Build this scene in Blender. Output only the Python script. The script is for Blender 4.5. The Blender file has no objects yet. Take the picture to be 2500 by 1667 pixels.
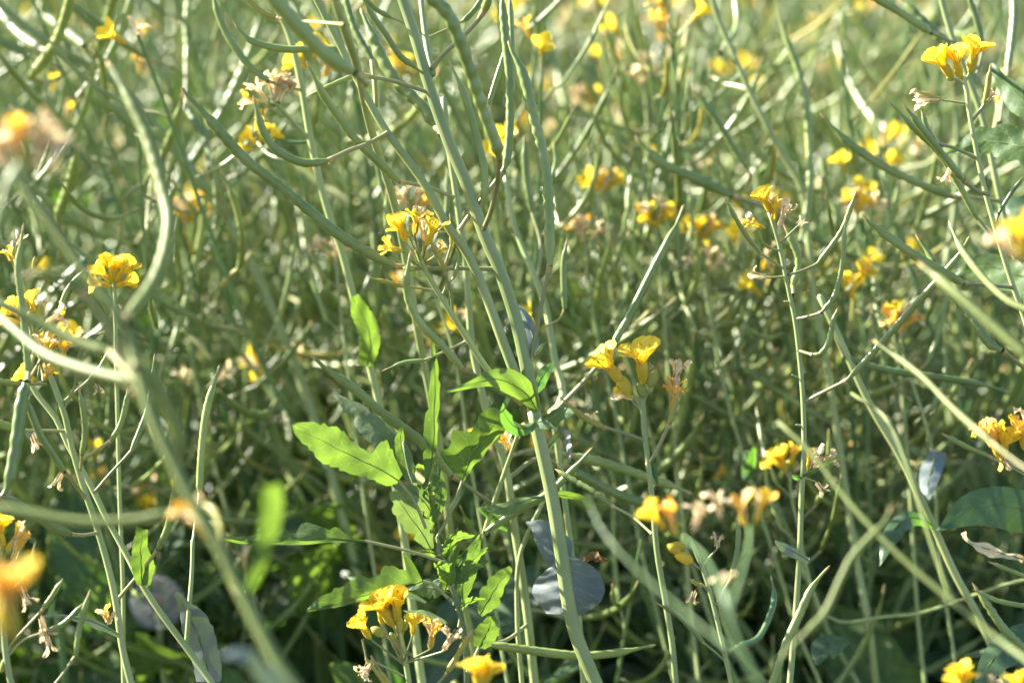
import bpy, math, random
import numpy as np
from mathutils import Vector, Matrix

# ------------------------------------------------------------------ camera, light, exposure
SC = bpy.context.scene
COL = SC.collection
CAM_Z, PITCH = 0.88, math.radians(19)
K = 22.3 / 50 / 2500                       # one photo pixel, in metres, at one metre
FOCUS = 0.925
cam_d = bpy.data.cameras.new('camera')
cam_d.lens, cam_d.sensor_width, cam_d.sensor_fit = 50, 22.3, 'HORIZONTAL'
cam_d.clip_start, cam_d.clip_end = 0.05, 300
cam_d.dof.use_dof = True
cam_d.dof.focus_distance = FOCUS
cam_d.dof.aperture_fstop = 4.0
cam = bpy.data.objects.new('camera', cam_d)
COL.objects.link(cam)
cam.location = (0, 0, CAM_Z)
cam.rotation_euler = (math.pi / 2 - PITCH, 0, 0)
SC.camera = cam

SUN_EL, SUN_AZ = math.radians(28), math.radians(-63)    # azimuth from +Y towards +X
S_DIR = Vector((math.sin(SUN_AZ) * math.cos(SUN_EL), math.cos(SUN_AZ) * math.cos(SUN_EL), math.sin(SUN_EL)))
w = bpy.data.worlds.new('World')
SC.world = w
w.use_nodes = True
nt = w.node_tree
sky = nt.nodes.new('ShaderNodeTexSky')
sky.sky_type = 'NISHITA'
sky.sun_disc = False
sky.sun_elevation, sky.sun_rotation = SUN_EL, SUN_AZ % (2 * math.pi)
bgn = nt.nodes['Background']
bgn.inputs['Strength'].default_value = 0.07
nt.links.new(sky.outputs['Color'], bgn.inputs['Color'])
sun_d = bpy.data.lights.new('sun', 'SUN')
sun_d.energy, sun_d.angle, sun_d.color = 5.0, math.radians(0.53), (1.0, 0.95, 0.85)
sun = bpy.data.objects.new('sun', sun_d)
COL.objects.link(sun)
sun.rotation_euler = (-S_DIR).to_track_quat('-Z', 'Y').to_euler()
SC.view_settings.view_transform = 'Standard'
SC.view_settings.look = 'None'
SC.view_settings.exposure = 2.3
SC.view_settings.gamma = 1
SC.view_settings.use_curve_mapping = False
SC.render.engine = 'CYCLES'
SC.cycles.use_denoising = True
SC.cycles.max_bounces = 8
SC.cycles.transmission_bounces = 6
SC.cycles.sample_clamp_indirect = 6

rng = np.random.default_rng(11)
random.seed(5)
CY, SY = math.cos(PITCH), math.sin(PITCH)
F_AX = np.array([0, CY, -SY]); U_AX = np.array([0, SY, CY]); R_AX = np.array([1., 0, 0]); V_AX = -F_AX
C_POS = np.array([0, 0, CAM_Z])


def P(px, py, d):
    """photo pixel and distance along the view axis -> point in the field"""
    return C_POS + R_AX * ((px - 1250) * K * d) + U_AX * (-(py - 833.5) * K * d) + F_AX * d


def proj(p):
    q = np.asarray(p) - C_POS
    d = q @ F_AX
    return 1250 + (q @ R_AX) / (K * d), 833.5 - (q @ U_AX) / (K * d), d


# ------------------------------------------------------------------ materials
def mat(name, cols, rough=0.5, spec=0.5, tr=None, trf=0.0, nscale=55., veins=None, bump=0.0, var=0.25, spots=None, coat=0.0):
    m = bpy.data.materials.new(name)
    m.use_nodes = True
    n = m.node_tree.nodes; L = m.node_tree.links
    n.clear()
    out = n.new('ShaderNodeOutputMaterial')
    pr = n.new('ShaderNodeBsdfPrincipled')
    pr.inputs['Roughness'].default_value = rough
    pr.inputs['Specular IOR Level'].default_value = spec
    pr.inputs['Coat Weight'].default_value = coat
    pr.inputs['Coat Roughness'].default_value = 0.5
    tc = n.new('ShaderNodeTexCoord')
    nz = n.new('ShaderNodeTexNoise'); nz.inputs['Scale'].default_value = nscale; nz.inputs['Detail'].default_value = 4
    L.new(tc.outputs['Object'], nz.inputs['Vector'])
    rp = n.new('ShaderNodeValToRGB')
    rp.color_ramp.elements[0].position, rp.color_ramp.elements[1].position = 0.3, 0.7
    rp.color_ramp.elements[0].color = (*cols[0], 1); rp.color_ramp.elements[1].color = (*cols[1], 1)
    L.new(nz.outputs['Fac'], rp.inputs['Fac'])
    c = rp.outputs['Color']
    oi = n.new('ShaderNodeObjectInfo')
    mr = n.new('ShaderNodeMapRange')
    mr.inputs['To Min'].default_value, mr.inputs['To Max'].default_value = 1 - var, 1 + var
    L.new(oi.outputs['Random'], mr.inputs['Value'])
    hs = n.new('ShaderNodeHueSaturation')
    mh = n.new('ShaderNodeMapRange'); mh.inputs['To Min'].default_value, mh.inputs['To Max'].default_value = 0.5 + var * .05, 0.5 - var * .05
    L.new(oi.outputs['Random'], mh.inputs['Value'])
    L.new(mh.outputs[0], hs.inputs['Hue']); L.new(mr.outputs[0], hs.inputs['Value'])
    L.new(c, hs.inputs['Color']); c = hs.outputs['Color']
    hgt = nz.outputs['Fac']
    if spots:
        ns = n.new('ShaderNodeTexNoise'); ns.inputs['Scale'].default_value = spots[1]; ns.inputs['Detail'].default_value = 2
        L.new(tc.outputs['Object'], ns.inputs['Vector'])
        r2 = n.new('ShaderNodeValToRGB'); r2.color_ramp.elements[0].position, r2.color_ramp.elements[1].position = spots[2], spots[2] + .06
        L.new(ns.outputs['Fac'], r2.inputs['Fac'])
        mx = n.new('ShaderNodeMix'); mx.data_type = 'RGBA'
        L.new(r2.outputs['Color'], mx.inputs['Factor']); L.new(c, mx.inputs['A']); mx.inputs['B'].default_value = (*spots[0], 1)
        c = mx.outputs['Result']
    if veins is not None:
        sp = n.new('ShaderNodeSeparateXYZ'); L.new(tc.outputs['UV'], sp.inputs[0])
        def M(op, a, b=None):
            k = n.new('ShaderNodeMath'); k.operation = op
            for i, x in ((0, a), (1, b)):
                if x is None: continue
                if isinstance(x, (int, float)): k.inputs[i].default_value = x
                else: L.new(x, k.inputs[i])
            return k.outputs[0]
        av = M('ABSOLUTE', M('SUBTRACT', sp.outputs['Y'], 0.5))
        mid = M('LESS_THAN', av, 0.02)
        nw = n.new('ShaderNodeTexNoise'); nw.inputs['Scale'].default_value = 9; L.new(tc.outputs['UV'], nw.inputs['Vector'])
        sv = M('FRACT', M('MULTIPLY', M('ADD', M('SUBTRACT', sp.outputs['X'], M('MULTIPLY', M('POWER', av, .8), 0.40)), M('MULTIPLY', nw.outputs['Fac'], .16)), 6.5))
        side = M('LESS_THAN', M('ABSOLUTE', M('SUBTRACT', sv, 0.5)), 0.055)
        ve = M('MAXIMUM', mid, M('MULTIPLY', side, 0.55))
        mx = n.new('ShaderNodeMix'); mx.data_type = 'RGBA'
        L.new(M('MULTIPLY', ve, 0.7), mx.inputs['Factor']); L.new(c, mx.inputs['A']); mx.inputs['B'].default_value = (*veins, 1)
        c = mx.outputs['Result']
        hgt = M('SUBTRACT', nz.outputs['Fac'], M('MULTIPLY', ve, 0.6))
    L.new(c, pr.inputs['Base Color'])
    if bump:
        bp = n.new('ShaderNodeBump'); bp.inputs['Strength'].default_value = bump; bp.inputs['Distance'].default_value = 0.002
        L.new(hgt, bp.inputs['Height']); L.new(bp.outputs[0], pr.inputs['Normal'])
    res = pr.outputs[0]
    if tr:
        t = n.new('ShaderNodeBsdfTranslucent')
        mm = n.new('ShaderNodeMix'); mm.data_type = 'RGBA'; mm.blend_type = 'MULTIPLY'; mm.inputs['Factor'].default_value = 0.45
        mm.inputs['A'].default_value = (*tr, 1)
        gm = n.new('ShaderNodeMix'); gm.data_type = 'RGBA'; gm.inputs['Factor'].default_value = 0.25
        sc_ = n.new('ShaderNodeMix'); sc_.data_type = 'RGBA'; sc_.blend_type = 'DIVIDE'; sc_.inputs['Factor'].default_value = 1
        L.new(c, sc_.inputs['A']); sc_.inputs['B'].default_value = (*[max(x, .02) for x in cols[1]], 1)
        L.new(sc_.outputs['Result'], mm.inputs['B'])
        L.new(mm.outputs['Result'], t.inputs['Color'])
        mixs = n.new('ShaderNodeMixShader'); mixs.inputs[0].default_value = trf
        L.new(res, mixs.inputs[1]); L.new(t.outputs[0], mixs.inputs[2]); res = mixs.outputs[0]
    L.new(res, out.inputs[0])
    return m


M_STEM = mat('stem_green', ((.225, .285, .09), (.33, .378, .15)), .45, .5, bump=.08, nscale=40, var=.16, coat=.12)
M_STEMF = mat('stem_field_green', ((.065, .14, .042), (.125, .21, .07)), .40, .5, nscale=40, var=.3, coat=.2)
M_POD = mat('pod_green', ((.152, .215, .045), (.258, .325, .092)), .36, .6, tr=(.35, .48, .06), trf=.14, nscale=70, var=.25, coat=.35, bump=.06)
M_PODY = mat('pod_yellowing', ((.30, .30, .05), (.40, .37, .08)), .42, .5, tr=(.6, .5, .06), trf=.2, var=.15)
M_TIP = mat('pod_tip_tan', ((.38, .28, .11), (.48, .36, .16)), .6, .3)
M_PED = mat('pedicel_green', ((.22, .24, .08), (.30, .29, .14)), .45, .45, var=.2)
M_PETAL = mat('petal_yellow', ((.88, .63, .03), (.94, .76, .10)), .55, .25, tr=(.96, .74, .06), trf=.5, nscale=220, var=.08, bump=.3)
M_PETALO = mat('petal_wilted_orange', ((.84, .46, .03), (.90, .68, .25)), .6, .2, tr=(.95, .56, .05), trf=.4, nscale=220, var=.1, bump=.4)
M_DRY = mat('petal_dried_pale', ((.76, .60, .33), (.92, .84, .60)), .7, .2, tr=(.9, .70, .38), trf=.4, nscale=200, var=.15, bump=.4)
M_CALYX = mat('calyx_yellow_green', ((.50, .42, .04), (.70, .50, .05)), .5, .3, tr=(.7, .55, .05), trf=.25, var=.15)
M_BUD = mat('bud_green', ((.26, .30, .07), (.40, .40, .09)), .5, .3, tr=(.5, .5, .06), trf=.2, var=.15)
M_LEAF = mat('leaf_glaucous', ((.05, .105, .045), (.10, .165, .08)), .42, .45, tr=(.16, .36, .03), trf=.36, veins=(.16, .21, .12), bump=.25, nscale=45, var=.22, coat=.15)
M_LEAFB = mat('leaf_blue_grey', ((.10, .13, .12), (.17, .205, .195)), .45, .5, tr=(.20, .30, .05), trf=.14, veins=(.21, .245, .235), bump=.25, nscale=60, var=.12, coat=.1)
M_GOOSE = mat('leaf_weed_green', ((.05, .105, .028), (.125, .20, .065)), .5, .45, tr=(.20, .33, .03), trf=.44, veins=(.26, .34, .13), bump=.6, nscale=95, var=.12)
M_NEAR = mat('near_stem_green', ((.16, .205, .06), (.23, .28, .09)), .5, .4, tr=(.32, .40, .06), trf=.22, nscale=40, var=.12)
M_GOOSEP = mat('leaf_weed_pale', ((.12, .17, .075), (.19, .245, .125)), .55, .4, tr=(.22, .33, .05), trf=.36, veins=(.26, .33, .17), bump=.6, nscale=95, var=.1)
M_RIB = mat('leaf_rib', ((.15, .22, .06), (.22, .29, .10)), .5, .3, tr=(.24, .34, .06), trf=.5)
M_DARKL = mat('leaf_deep_green', ((.035, .085, .028), (.06, .12, .04)), .55, .35, tr=(.1, .22, .02), trf=.08, veins=(.12, .19, .08), bump=.5, nscale=60, var=.1)
M_SPOT = mat('leaf_with_tan_patch', ((.09, .15, .05), (.14, .20, .08)), .5, .4, tr=(.28, .42, .04), trf=.3, veins=(.25, .3, .12), bump=.25, var=.1, spots=((.55, .40, .22), 22, .60))
M_BROWN = mat('withered_brown', ((.20, .11, .05), (.38, .23, .12)), .8, .2, tr=(.4, .2, .06), trf=.2, nscale=90, bump=.5)
M_FLUFF = mat('seed_fluff', ((.55, .53, .55), (.7, .68, .7)), .8, .2, tr=(.7, .68, .7), trf=.4)
M_SOIL = mat('soil', ((.028, .020, .014), (.075, .052, .034)), .95, .1, nscale=18, bump=.8, var=0)


# ------------------------------------------------------------------ mesh building
class MB:
    def __init__(s): s.V, s.F, s.UV, s.M, s.mats, s.n = [], [], [], [], [], 0

    def mi(s, m):
        if m not in s.mats: s.mats.append(m)
        return s.mats.index(m)

    def add(s, V, F, UV, m):
        """UV: per loop (nf,4,2)"""
        s.V.append(np.asarray(V, float)); s.F.append(np.asarray(F) + s.n); s.UV.append(UV)
        s.M.append(np.full(len(F), s.mi(m))); s.n += len(V)
        return s

    def merged(s):
        return np.concatenate(s.V), np.concatenate(s.F), np.concatenate(s.UV), np.concatenate(s.M)

    def add_xf(s, other, mx):
        V, F, UV, Mi = other.merged()
        V = V @ np.asarray(mx)[:3, :3].T + np.asarray(mx)[:3, 3]
        s.V.append(V); s.F.append(F + s.n); s.UV.append(UV)
        lut = np.array([s.mi(m) for m in other.mats])
        s.M.append(lut[Mi]); s.n += len(V)

    def mesh(s, name, origin=None):
        V, F, UV, Mi = s.merged()
        if origin is not None: V = V - origin
        me = bpy.data.meshes.new(name)
        nf = len(F)
        me.vertices.add(len(V)); me.vertices.foreach_set('co', V.astype(np.float32).ravel())
        me.loops.add(nf * 4); me.loops.foreach_set('vertex_index', F.astype(np.int32).ravel())
        me.polygons.add(nf)
        me.polygons.foreach_set('loop_start', np.arange(0, nf * 4, 4, dtype=np.int32))
        me.polygons.foreach_set('material_index', Mi.astype(np.int32))
        me.polygons.foreach_set('use_smooth', np.ones(nf, bool))
        ul = me.uv_layers.new(name='UVMap'); ul.data.foreach_set('uv', UV.astype(np.float32).ravel())
        for m in s.mats: me.materials.append(m)
        me.update(calc_edges=True)
        return me


def smooth(pts, n, ex=None):
    """Catmull-Rom through pts, n samples even in arc length"""
    p = np.asarray(pts, float)
    if len(p) == 2:
        t = np.linspace(0, 1, n)[:, None]
        return p[0] * (1 - t) + p[1] * t
    a = np.vstack([2 * p[0] - p[1], p, 2 * p[-1] - p[-2]])
    out = []
    for i in range(1, len(a) - 2):
        t = np.linspace(0, 1, 16, endpoint=False)[:, None]
        p0, p1, p2, p3 = a[i - 1], a[i], a[i + 1], a[i + 2]
        out.append(.5 * (2 * p1 + (p2 - p0) * t + (2 * p0 - 5 * p1 + 4 * p2 - p3) * t ** 2 + (3 * p1 - p0 - 3 * p2 + p3) * t ** 3))
    q = np.vstack(out + [p[-1:]])
    s = np.concatenate([[0], np.cumsum(np.linalg.norm(np.diff(q, axis=0), axis=1))])
    u = np.linspace(0, s[-1], n)
    return np.stack([np.interp(u, s, q[:, k]) for k in range(q.shape[1])], 1)


def nrm(v): return v / (np.linalg.norm(v, axis=-1, keepdims=True) + 1e-12)


def frames(p):
    T = nrm(np.gradient(p, axis=0))
    N = np.zeros_like(p)
    a = np.array([0, 0, 1.]) if abs(T[0][2]) < .9 else np.array([1., 0, 0])
    v = nrm(a - T[0] * (a @ T[0]))
    for i in range(len(p)):
        v = nrm(v - T[i] * (v @ T[i])); N[i] = v
    return T, N, np.cross(T, N)


def tube(mb, p, r, m, seg=8, ridge=0., nr=7, flat=1.0, tipm=None, tipn=2):
    p = np.asarray(p); n = len(p); r = np.broadcast_to(r, (n,))
    T, N, B = frames(p)
    th = np.arange(seg) / seg * 2 * np.pi
    rr = r[:, None] * (1 + ridge * np.cos(nr * th)[None])
    V = p[:, None] + N[:, None] * (np.cos(th)[None] * rr)[..., None] + B[:, None] * (np.sin(th)[None] * rr * flat)[..., None]
    i, j = np.meshgrid(np.arange(n - 1), np.arange(seg), indexing='ij')
    j2 = (j + 1) % seg
    F = np.stack([i * seg + j, i * seg + j2, (i + 1) * seg + j2, (i + 1) * seg + j], -1).reshape(-1, 4)
    u0, u1 = i / (n - 1), (i + 1) / (n - 1); v0, v1 = j / seg, (j + 1) / seg
    UV = np.stack([np.stack([u0, v0], -1), np.stack([u0, v1], -1), np.stack([u1, v1], -1), np.stack([u1, v0], -1)], -2).reshape(-1, 4, 2)
    mb.add(V.reshape(-1, 3), F, UV, m)
    if tipm is not None:
        k = mb.mi(tipm); a = mb.M[-1]
        a[-tipn * seg:] = k
    return mb


def grid(mb, V, m):
    """V (n,k,3) -> sheet with uv"""
    n, k = V.shape[:2]
    i, j = np.meshgrid(np.arange(n - 1), np.arange(k - 1), indexing='ij')
    F = np.stack([i * k + j, i * k + j + 1, (i + 1) * k + j + 1, (i + 1) * k + j], -1).reshape(-1, 4)
    u0, u1 = i / (n - 1), (i + 1) / (n - 1); v0, v1 = j / (k - 1), (j + 1) / (k - 1)
    UV = np.stack([np.stack([u0, v0], -1), np.stack([u0, v1], -1), np.stack([u1, v1], -1), np.stack([u1, v0], -1)], -2).reshape(-1, 4, 2)
    return mb.add(V.reshape(-1, 3), F, UV, m)


def pod_tube(mb, p, rad, m, seg=8, lump=.09, beak=.17, r=None):
    r = r or rng
    n = len(p)
    L = np.linalg.norm(np.diff(p, axis=0), axis=1).sum()
    t = np.linspace(0, 1, n)
    bs = 1 - beak
    body = np.clip(np.minimum(t / .06, 1), 0, 1) ** .6 * np.clip((bs + .03 - t) / .10, 0, 1) ** .55
    ns = max(4, L / (rad * 2.3))
    ph = r.uniform(0, 6.28)
    w_ = 1 + lump * np.sin(t * ns * 2 * np.pi + ph) * (1 + .5 * np.sin(t * 17 + ph)) + .05 * np.sin(t * 9 + ph)
    bk = np.interp(t, [0, bs - .05, bs + .04, .975, .98, 1], [.55, .5, .42, .30, .42, .36])
    R = rad * np.maximum(body * w_, bk)
    R[0] = rad * .62; R[-1] *= .3
    tube(mb, p, R, m, seg, flat=.86, tipm=M_TIP, tipn=2 if n > 14 else 1)


def leaf_sheet(p, hwl, hwr, S0, fold=.25, ripple=.06, k=7, n=None, r=None, teeth=0., tn=9):
    """p (n,3) centre line, S0 (n,3) across direction, half widths"""
    r = r or rng
    n = len(p)
    T = nrm(np.gradient(p, axis=0))
    S = nrm(S0 - T * (S0 * T).sum(1, keepdims=True))
    N = np.cross(T, S)
    j = np.linspace(-1, 1, k)
    t = np.linspace(0, 1, n)
    if teeth:
        def saw(ph): 
            x = (t * tn + ph) % 1
            return 1 - teeth * np.where(x < .72, 1 - x / .72, (x - .72) / .28) * (.6 + .5 * np.sin(t * 23 + ph * 5))
        hwl = hwl * saw(r.uniform()); hwr = hwr * saw(r.uniform())
    W = np.where(j[None] < 0, hwl[:, None], hwr[:, None])
    x = j[None] * W
    mw = max(hwl.max(), hwr.max())
    ph = r.uniform(0, 6.28, 3)
    z = fold * np.abs(j[None]) ** 1.4 * W + ripple * mw * np.abs(j[None]) * (np.sin(t * 13 + ph[0])[:, None] * (j > 0) + np.sin(t * 11 + ph[1])[:, None] * (j < 0)) * 1.6
    z = z + ripple * mw * .6 * np.sin(t * 27 + ph[2])[:, None] * np.cos(j * 3)[None]
    return p[:, None] + S[:, None] * x[..., None] + N[:, None] * z[..., None]


def rot_axis(axis, a):
    return np.array(Matrix.Rotation(a, 3, Vector(axis)))


def perp(A):
    a = np.array([0, 0, 1.]) if abs(A[2]) < .8 else np.array([1., 0, 0])
    return nrm(np.cross(A, a))


def petal_V(B, A, phi, L, openA, wid, crink, r, nu=7, nv=5, droop=0.):
    """one petal: narrow claw up the axis, then a rounded limb that flares out"""
    X = perp(A); Y = np.cross(A, X)
    out = X * math.cos(phi) + Y * math.sin(phi)
    side = np.cross(A, out)
    t = np.linspace(0, 1, nu)
    ang = openA * np.clip((t - .42) / .35, 0, 1) + droop * np.clip((t - .6) / .4, 0, 1)
    step = L / (nu - 1)
    a = np.cumsum(np.cos(ang)) * step; o = np.cumsum(np.sin(ang)) * step
    c = B + A * (a - a[0])[:, None] + out * (.0012 + o - o[0])[:, None]
    hw = wid * np.interp(t, [0, .4, .6, .82, .93, 1], [.16, .25, .75, 1, .85, .38])
    j = np.linspace(-1, 1, nv)
    nr_ = nrm(np.cross(side, nrm(np.gradient(c, axis=0))))
    z = -.25 * (j[None] ** 2) * hw[:, None] * (1 - .7 * (t > .5))[:, None] + crink * wid * r.normal(0, 1, (nu, nv)) * np.clip(t * 1.6 - .5, 0, 1)[:, None]
    V = c[:, None] + side[None, None] * (j[None] * hw[:, None])[..., None] + nr_[:, None] * z[..., None]
    return V


def flower_parts(B, A, L, kind, r, lo=False):
    """B base, A axis, L overall length (about 16 mm). returns (calyx MB, [petal MB], [stamen MB])"""
    A = nrm(np.asarray(A, float)); B = np.asarray(B, float)
    X = perp(A)
    cal = MB()
    seg = 5 if lo else 8
    bend = X * L * .03
    p = np.array([B, B + A * L * .05, B + A * L * .16, B + A * L * .32, B + A * L * .46, B + A * L * .52]) + np.linspace(0, 1, 6)[:, None] ** 2 * bend
    cw = {'fresh': .105, 'wilted': .09, 'dried': .05}[kind] * L
    cm = {'fresh': M_CALYX, 'wilted': M_CALYX, 'dried': M_DRY}[kind]
    tube(cal, p, cw * np.array([.3, .62, 1., 1.05, .95, .6]), cm, seg, ridge=.1, nr=4)
    pet, sta = [], []
    ph0 = r.uniform(0, 6.28)
    top = B + A * L * .12
    for k in range(4):
        phi = ph0 + k * math.pi / 2 + r.normal(0, .2)
        m = MB()
        if kind == 'fresh': a = (math.radians(r.uniform(22, 62)), .30 * L * r.uniform(.85, 1.15), .075, M_PETAL, r.uniform(-.2, .6))
        elif kind == 'wilted': a = (math.radians(r.uniform(8, 55)), .19 * L * r.uniform(.7, 1.2), .28, (M_PETALO, M_PETALO, M_PETAL, M_DRY)[int(r.integers(4))], r.uniform(-.5, 1.2))
        else: a = (math.radians(r.uniform(5, 75)), .14 * L * r.uniform(.5, 1.3), .38, M_DRY, r.uniform(-.8, 1.8))
        V = petal_V(top, A, phi, L * r.uniform(.82, .98), a[0], a[1], a[2], r, 5 if lo else 11, 3 if lo else 7, a[4])
        grid(m, V, a[3]); pet.append(m)
    if not lo:
        for k in range(5):
            d = nrm(A + .25 * (X * math.cos(k * 1.3) + np.cross(A, X) * math.sin(k * 1.3)))
            q = np.array([B + A * L * .3, B + d * L * .6, B + d * L * .76, B + d * L * .80, B + d * L * .86])
            m = MB(); tube(m, q, L * np.array([.012, .012, .012, .035, .006]), M_CALYX if kind == 'fresh' else M_TIP, 5); sta.append(m)
    return cal, pet, sta


# ------------------------------------------------------------------ objects
def obj(name, mb, parent=None, origin=None, kind=None):
    o = bpy.data.objects.new(name, mb if isinstance(mb, bpy.types.Mesh) else mb.mesh(name, origin))
    COL.objects.link(o)
    if parent is not None: o.parent = parent
    if kind: o['kind'] = kind
    return o


def root_empty(name, label, cat, loc, group=None):
    e = bpy.data.objects.new(name, None); e.empty_display_size = .02
    COL.objects.link(e); e.location = loc
    e['label'], e['category'] = label, cat
    if group: e['group'] = group
    return e


GROUP_NEAR = 'rapeseed plants standing nearest the camera'


class Plant:
    """a plant whose parts are drawn through points of the field"""
    def __init__(s, label, d, base=None, name='rapeseed_plant', cat='plant', group=GROUP_NEAR):
        s.d, s.m = d, None
        s.args = (name, label, cat, group)
        s.e = None
        if base is not None: s.make(np.array(base))

    def make(s, g):
        s.o = g
        n, l, c, gr = s.args
        s.e = root_empty(n, l, c, g, gr)

    def pts(s, pl, d=None):
        d = s.d if d is None else d
        n = len(pl)
        dd = np.full(n, d) if np.isscalar(d) else np.interp(np.linspace(0, 1, n), np.linspace(0, 1, len(d)), d)
        return np.array([P(a[0], a[1], x) for a, x in zip(pl, dd)])

    def stem(s, pl, w0, w1, d=None, ground=None, name='stem', m=None, seg=18, ridge=.05, part=True):
        """pl from the bottom up; widths in photo pixels; ground = sideways run of the unseen lower stem"""
        p = s.pts(pl, d)
        dm = s.d if d is None else (d if np.isscalar(d) else np.mean(d))
        if ground is not None:
            lo = p[0]; dirn = nrm(p[0] - p[1])
            g = np.array([lo[0] + ground, lo[1] + .02, 0.0])
            p = np.vstack([g, g + [0, 0, lo[2] * .4] - np.array([ground * .35, 0, 0]), lo + dirn * lo[2] * .18, p])
            if s.e is None: s.make(g)
        if s.e is None: s.make(np.array([p[0][0], p[0][1], 0]))
        L = np.linalg.norm(np.diff(p, axis=0), axis=1).sum()
        n = int(np.clip(L / .006, 12, 130))
        q = smooth(p, n)
        q = q + (np.sin(np.linspace(0, L * 60, n) + rng.uniform(0, 6))[:, None] * rng.normal(0, .0004, 3))
        q = np.vstack([q[:1] - nrm(q[1:2] - q[:1]) * .0003, q, q[-1:] + nrm(q[-1:] - q[-2:-1]) * w1 * .3 * K * dm]); n += 2
        if ground is not None:
            zs = np.clip((q[:, 2]) / max(p[-1][2], .01), 0, 1)
            r = np.interp(np.linspace(0, 1, n), [0, .45, 1], [w0 * 1.15, w0, w1])
        else: r = np.linspace(w0, w1, n)
        r[0] *= .1; r[-1] *= .1
        m_ = MB(); tube(m_, q, r * .5 * K * dm, m or s.m or M_STEM, seg, ridge)
        return obj(name, m_, s.e, s.o)

    def branch(s, pl, w0, w1, d=None, **k): return s.stem(pl, w0, w1, d, name='branch', seg=12, **k)

    def pod(s, pl, ped, w, d=None, m=None, lump=.09, beak=.15, pw=None, tip=None):
        """pl from joint to tip, ped from stem to joint (ped may be None); d scalar or (stem, joint, tip)"""
        d = s.d if d is None else d
        ds = (d, d, d) if np.isscalar(d) else d
        p = s.pts(pl, (ds[1], ds[2]))
        L = np.linalg.norm(np.diff(p, axis=0), axis=1).sum()
        n = int(np.clip(L / .0014, 16, 80))
        a = MB(); pod_tube(a, smooth(p, n), w * .5 * K * ds[1], m or s.m or M_POD, 10, lump, beak)
        o = obj('pod', a, s.e, s.o)
        if ped:
            q = s.pts(ped + [pl[0]], (ds[0], ds[1]))
            b = MB(); wq = (pw or max(5.5, w * .42)) * .5 * K * ds[1]
            qs = smooth(q, 14)
            rr = np.full(14, wq); rr[0] *= 1.35; rr[-1] = wq * 1.45; rr[-2] = wq * 1.3
            tube(b, qs, rr, M_PED, 8, tipm=M_TIP if rng.uniform() < .6 else None, tipn=1)
            obj('pedicel', b, o, s.o)
        return o

    def flower(s, px, py, ang, size, kind='fresh', d=None, tilt=0., stalk=None):
        """px,py base of the flower; ang: direction in the picture, degrees from up, clockwise; size photo px"""
        d = s.d if d is None else d
        a = math.radians(ang)
        A = R_AX * math.sin(a) + U_AX * math.cos(a) + V_AX * tilt
        B = P(px, py, d)
        c, pe, st = flower_parts(B, A, size * K * d, kind, rng)
        nm = {'fresh': 'flower', 'wilted': 'flower', 'dried': 'withered_flower'}[kind]
        o = obj(nm, c, s.e, s.o)
        for x in pe: obj('petal', x, o, s.o)
        for x in st: obj('stamen', x, o, s.o)
        if stalk:
            q = s.pts(stalk + [(px, py)], (s.d, d))
            b = MB(); tube(b, smooth(q, 10), np.linspace(6, 5, 10) * .5 * K * d, M_PED, 7); obj('pedicel', b, o, s.o)
        return o

    def bud(s, px, py, ang, ln, wd, d=None, m=None, stalk=None):
        d = s.d if d is None else d
        a = math.radians(ang); A = R_AX * math.sin(a) + U_AX * math.cos(a)
        B = P(px, py, d); L = ln * K * d; R = wd * .5 * K * d
        t = np.linspace(0, 1, 9)
        b = MB(); tube(b, B + A * (t * L)[:, None], R * np.array([.35, .75, .95, 1., 1., .95, .82, .55, .12]), m or M_BUD, 10, ridge=.05, nr=4)
        o = obj('bud', b, s.e, s.o)
        if stalk:
            c = MB(); tube(c, smooth(s.pts(stalk + [(px, py)], (s.d, d)), 8), 5 * .5 * K * d, M_PED, 7); obj('pedicel', c, o, s.o)

    def leaf(s, pl, wl, wr, d=None, face=0., m=None, fold=.25, ripple=.06, teeth=0., tn=9, pet=None, pw=8, face2=None):
        """pl base to tip; wl/wr half widths in photo px along it; face: turn about the midrib, degrees"""
        p = s.pts(pl, d); dm = s.d if d is None else (d if np.isscalar(d) else np.mean(d))
        n = 110 if isinstance(wl[0], tuple) else 72 if teeth else 44
        q = smooth(p, n)
        T = nrm(np.gradient(q, axis=0))
        s0 = nrm(np.cross(T, V_AX[None].repeat(n, 0)))
        f = np.radians(np.linspace(face, face if face2 is None else face2, n))[:, None]
        S = s0 * np.cos(f) + np.cross(T, s0) * np.sin(f)
        t = np.linspace(0, 1, n)
        ex = lambda wv: np.maximum(np.interp(t, *zip(*wv)) if isinstance(wv[0], tuple) else np.interp(t, *smooth(np.stack([np.linspace(0, 1, len(wv)), np.array(wv, float) / 300], 1), 160).T) * 300, .6) * K * dm
        a = MB(); grid(a, leaf_sheet(q, ex(wl), ex(wr), S, fold, ripple, 11, teeth=teeth, tn=tn), m or M_LEAF)
        o = obj('leaf', a, s.e, s.o)
        # midrib stands proud of the blade
        b = MB(); tube(b, q[: int(n * .9)], np.linspace(pw * .42, 1., int(n * .9)) * K * dm * .5, M_RIB, 6); obj('midrib', b, o, s.o)
        if pet:
            c = MB(); tube(c, smooth(s.pts(pet + [pl[0]], dm), 14), pw * .5 * K * dm, M_PED, 8); obj('leaf_stalk', c, o, s.o)
        return o

# ------------------------------------------------------------------ the ground
def ground():
    n = 90
    g = np.linspace(-1, 1, n); g = np.sign(g) * np.abs(g) ** 3 * 60
    X, Y = np.meshgrid(g, g + 1.5, indexing='ij')
    Z = .012 * np.sin(X * 9 + np.cos(Y * 7)) + .01 * np.sin(Y * 13 + 2 * np.sin(X * 5)) - .02
    m = MB(); grid(m, np.stack([X, Y, Z], -1), M_SOIL)
    obj('ground', m, kind='structure')
ground()

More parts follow.
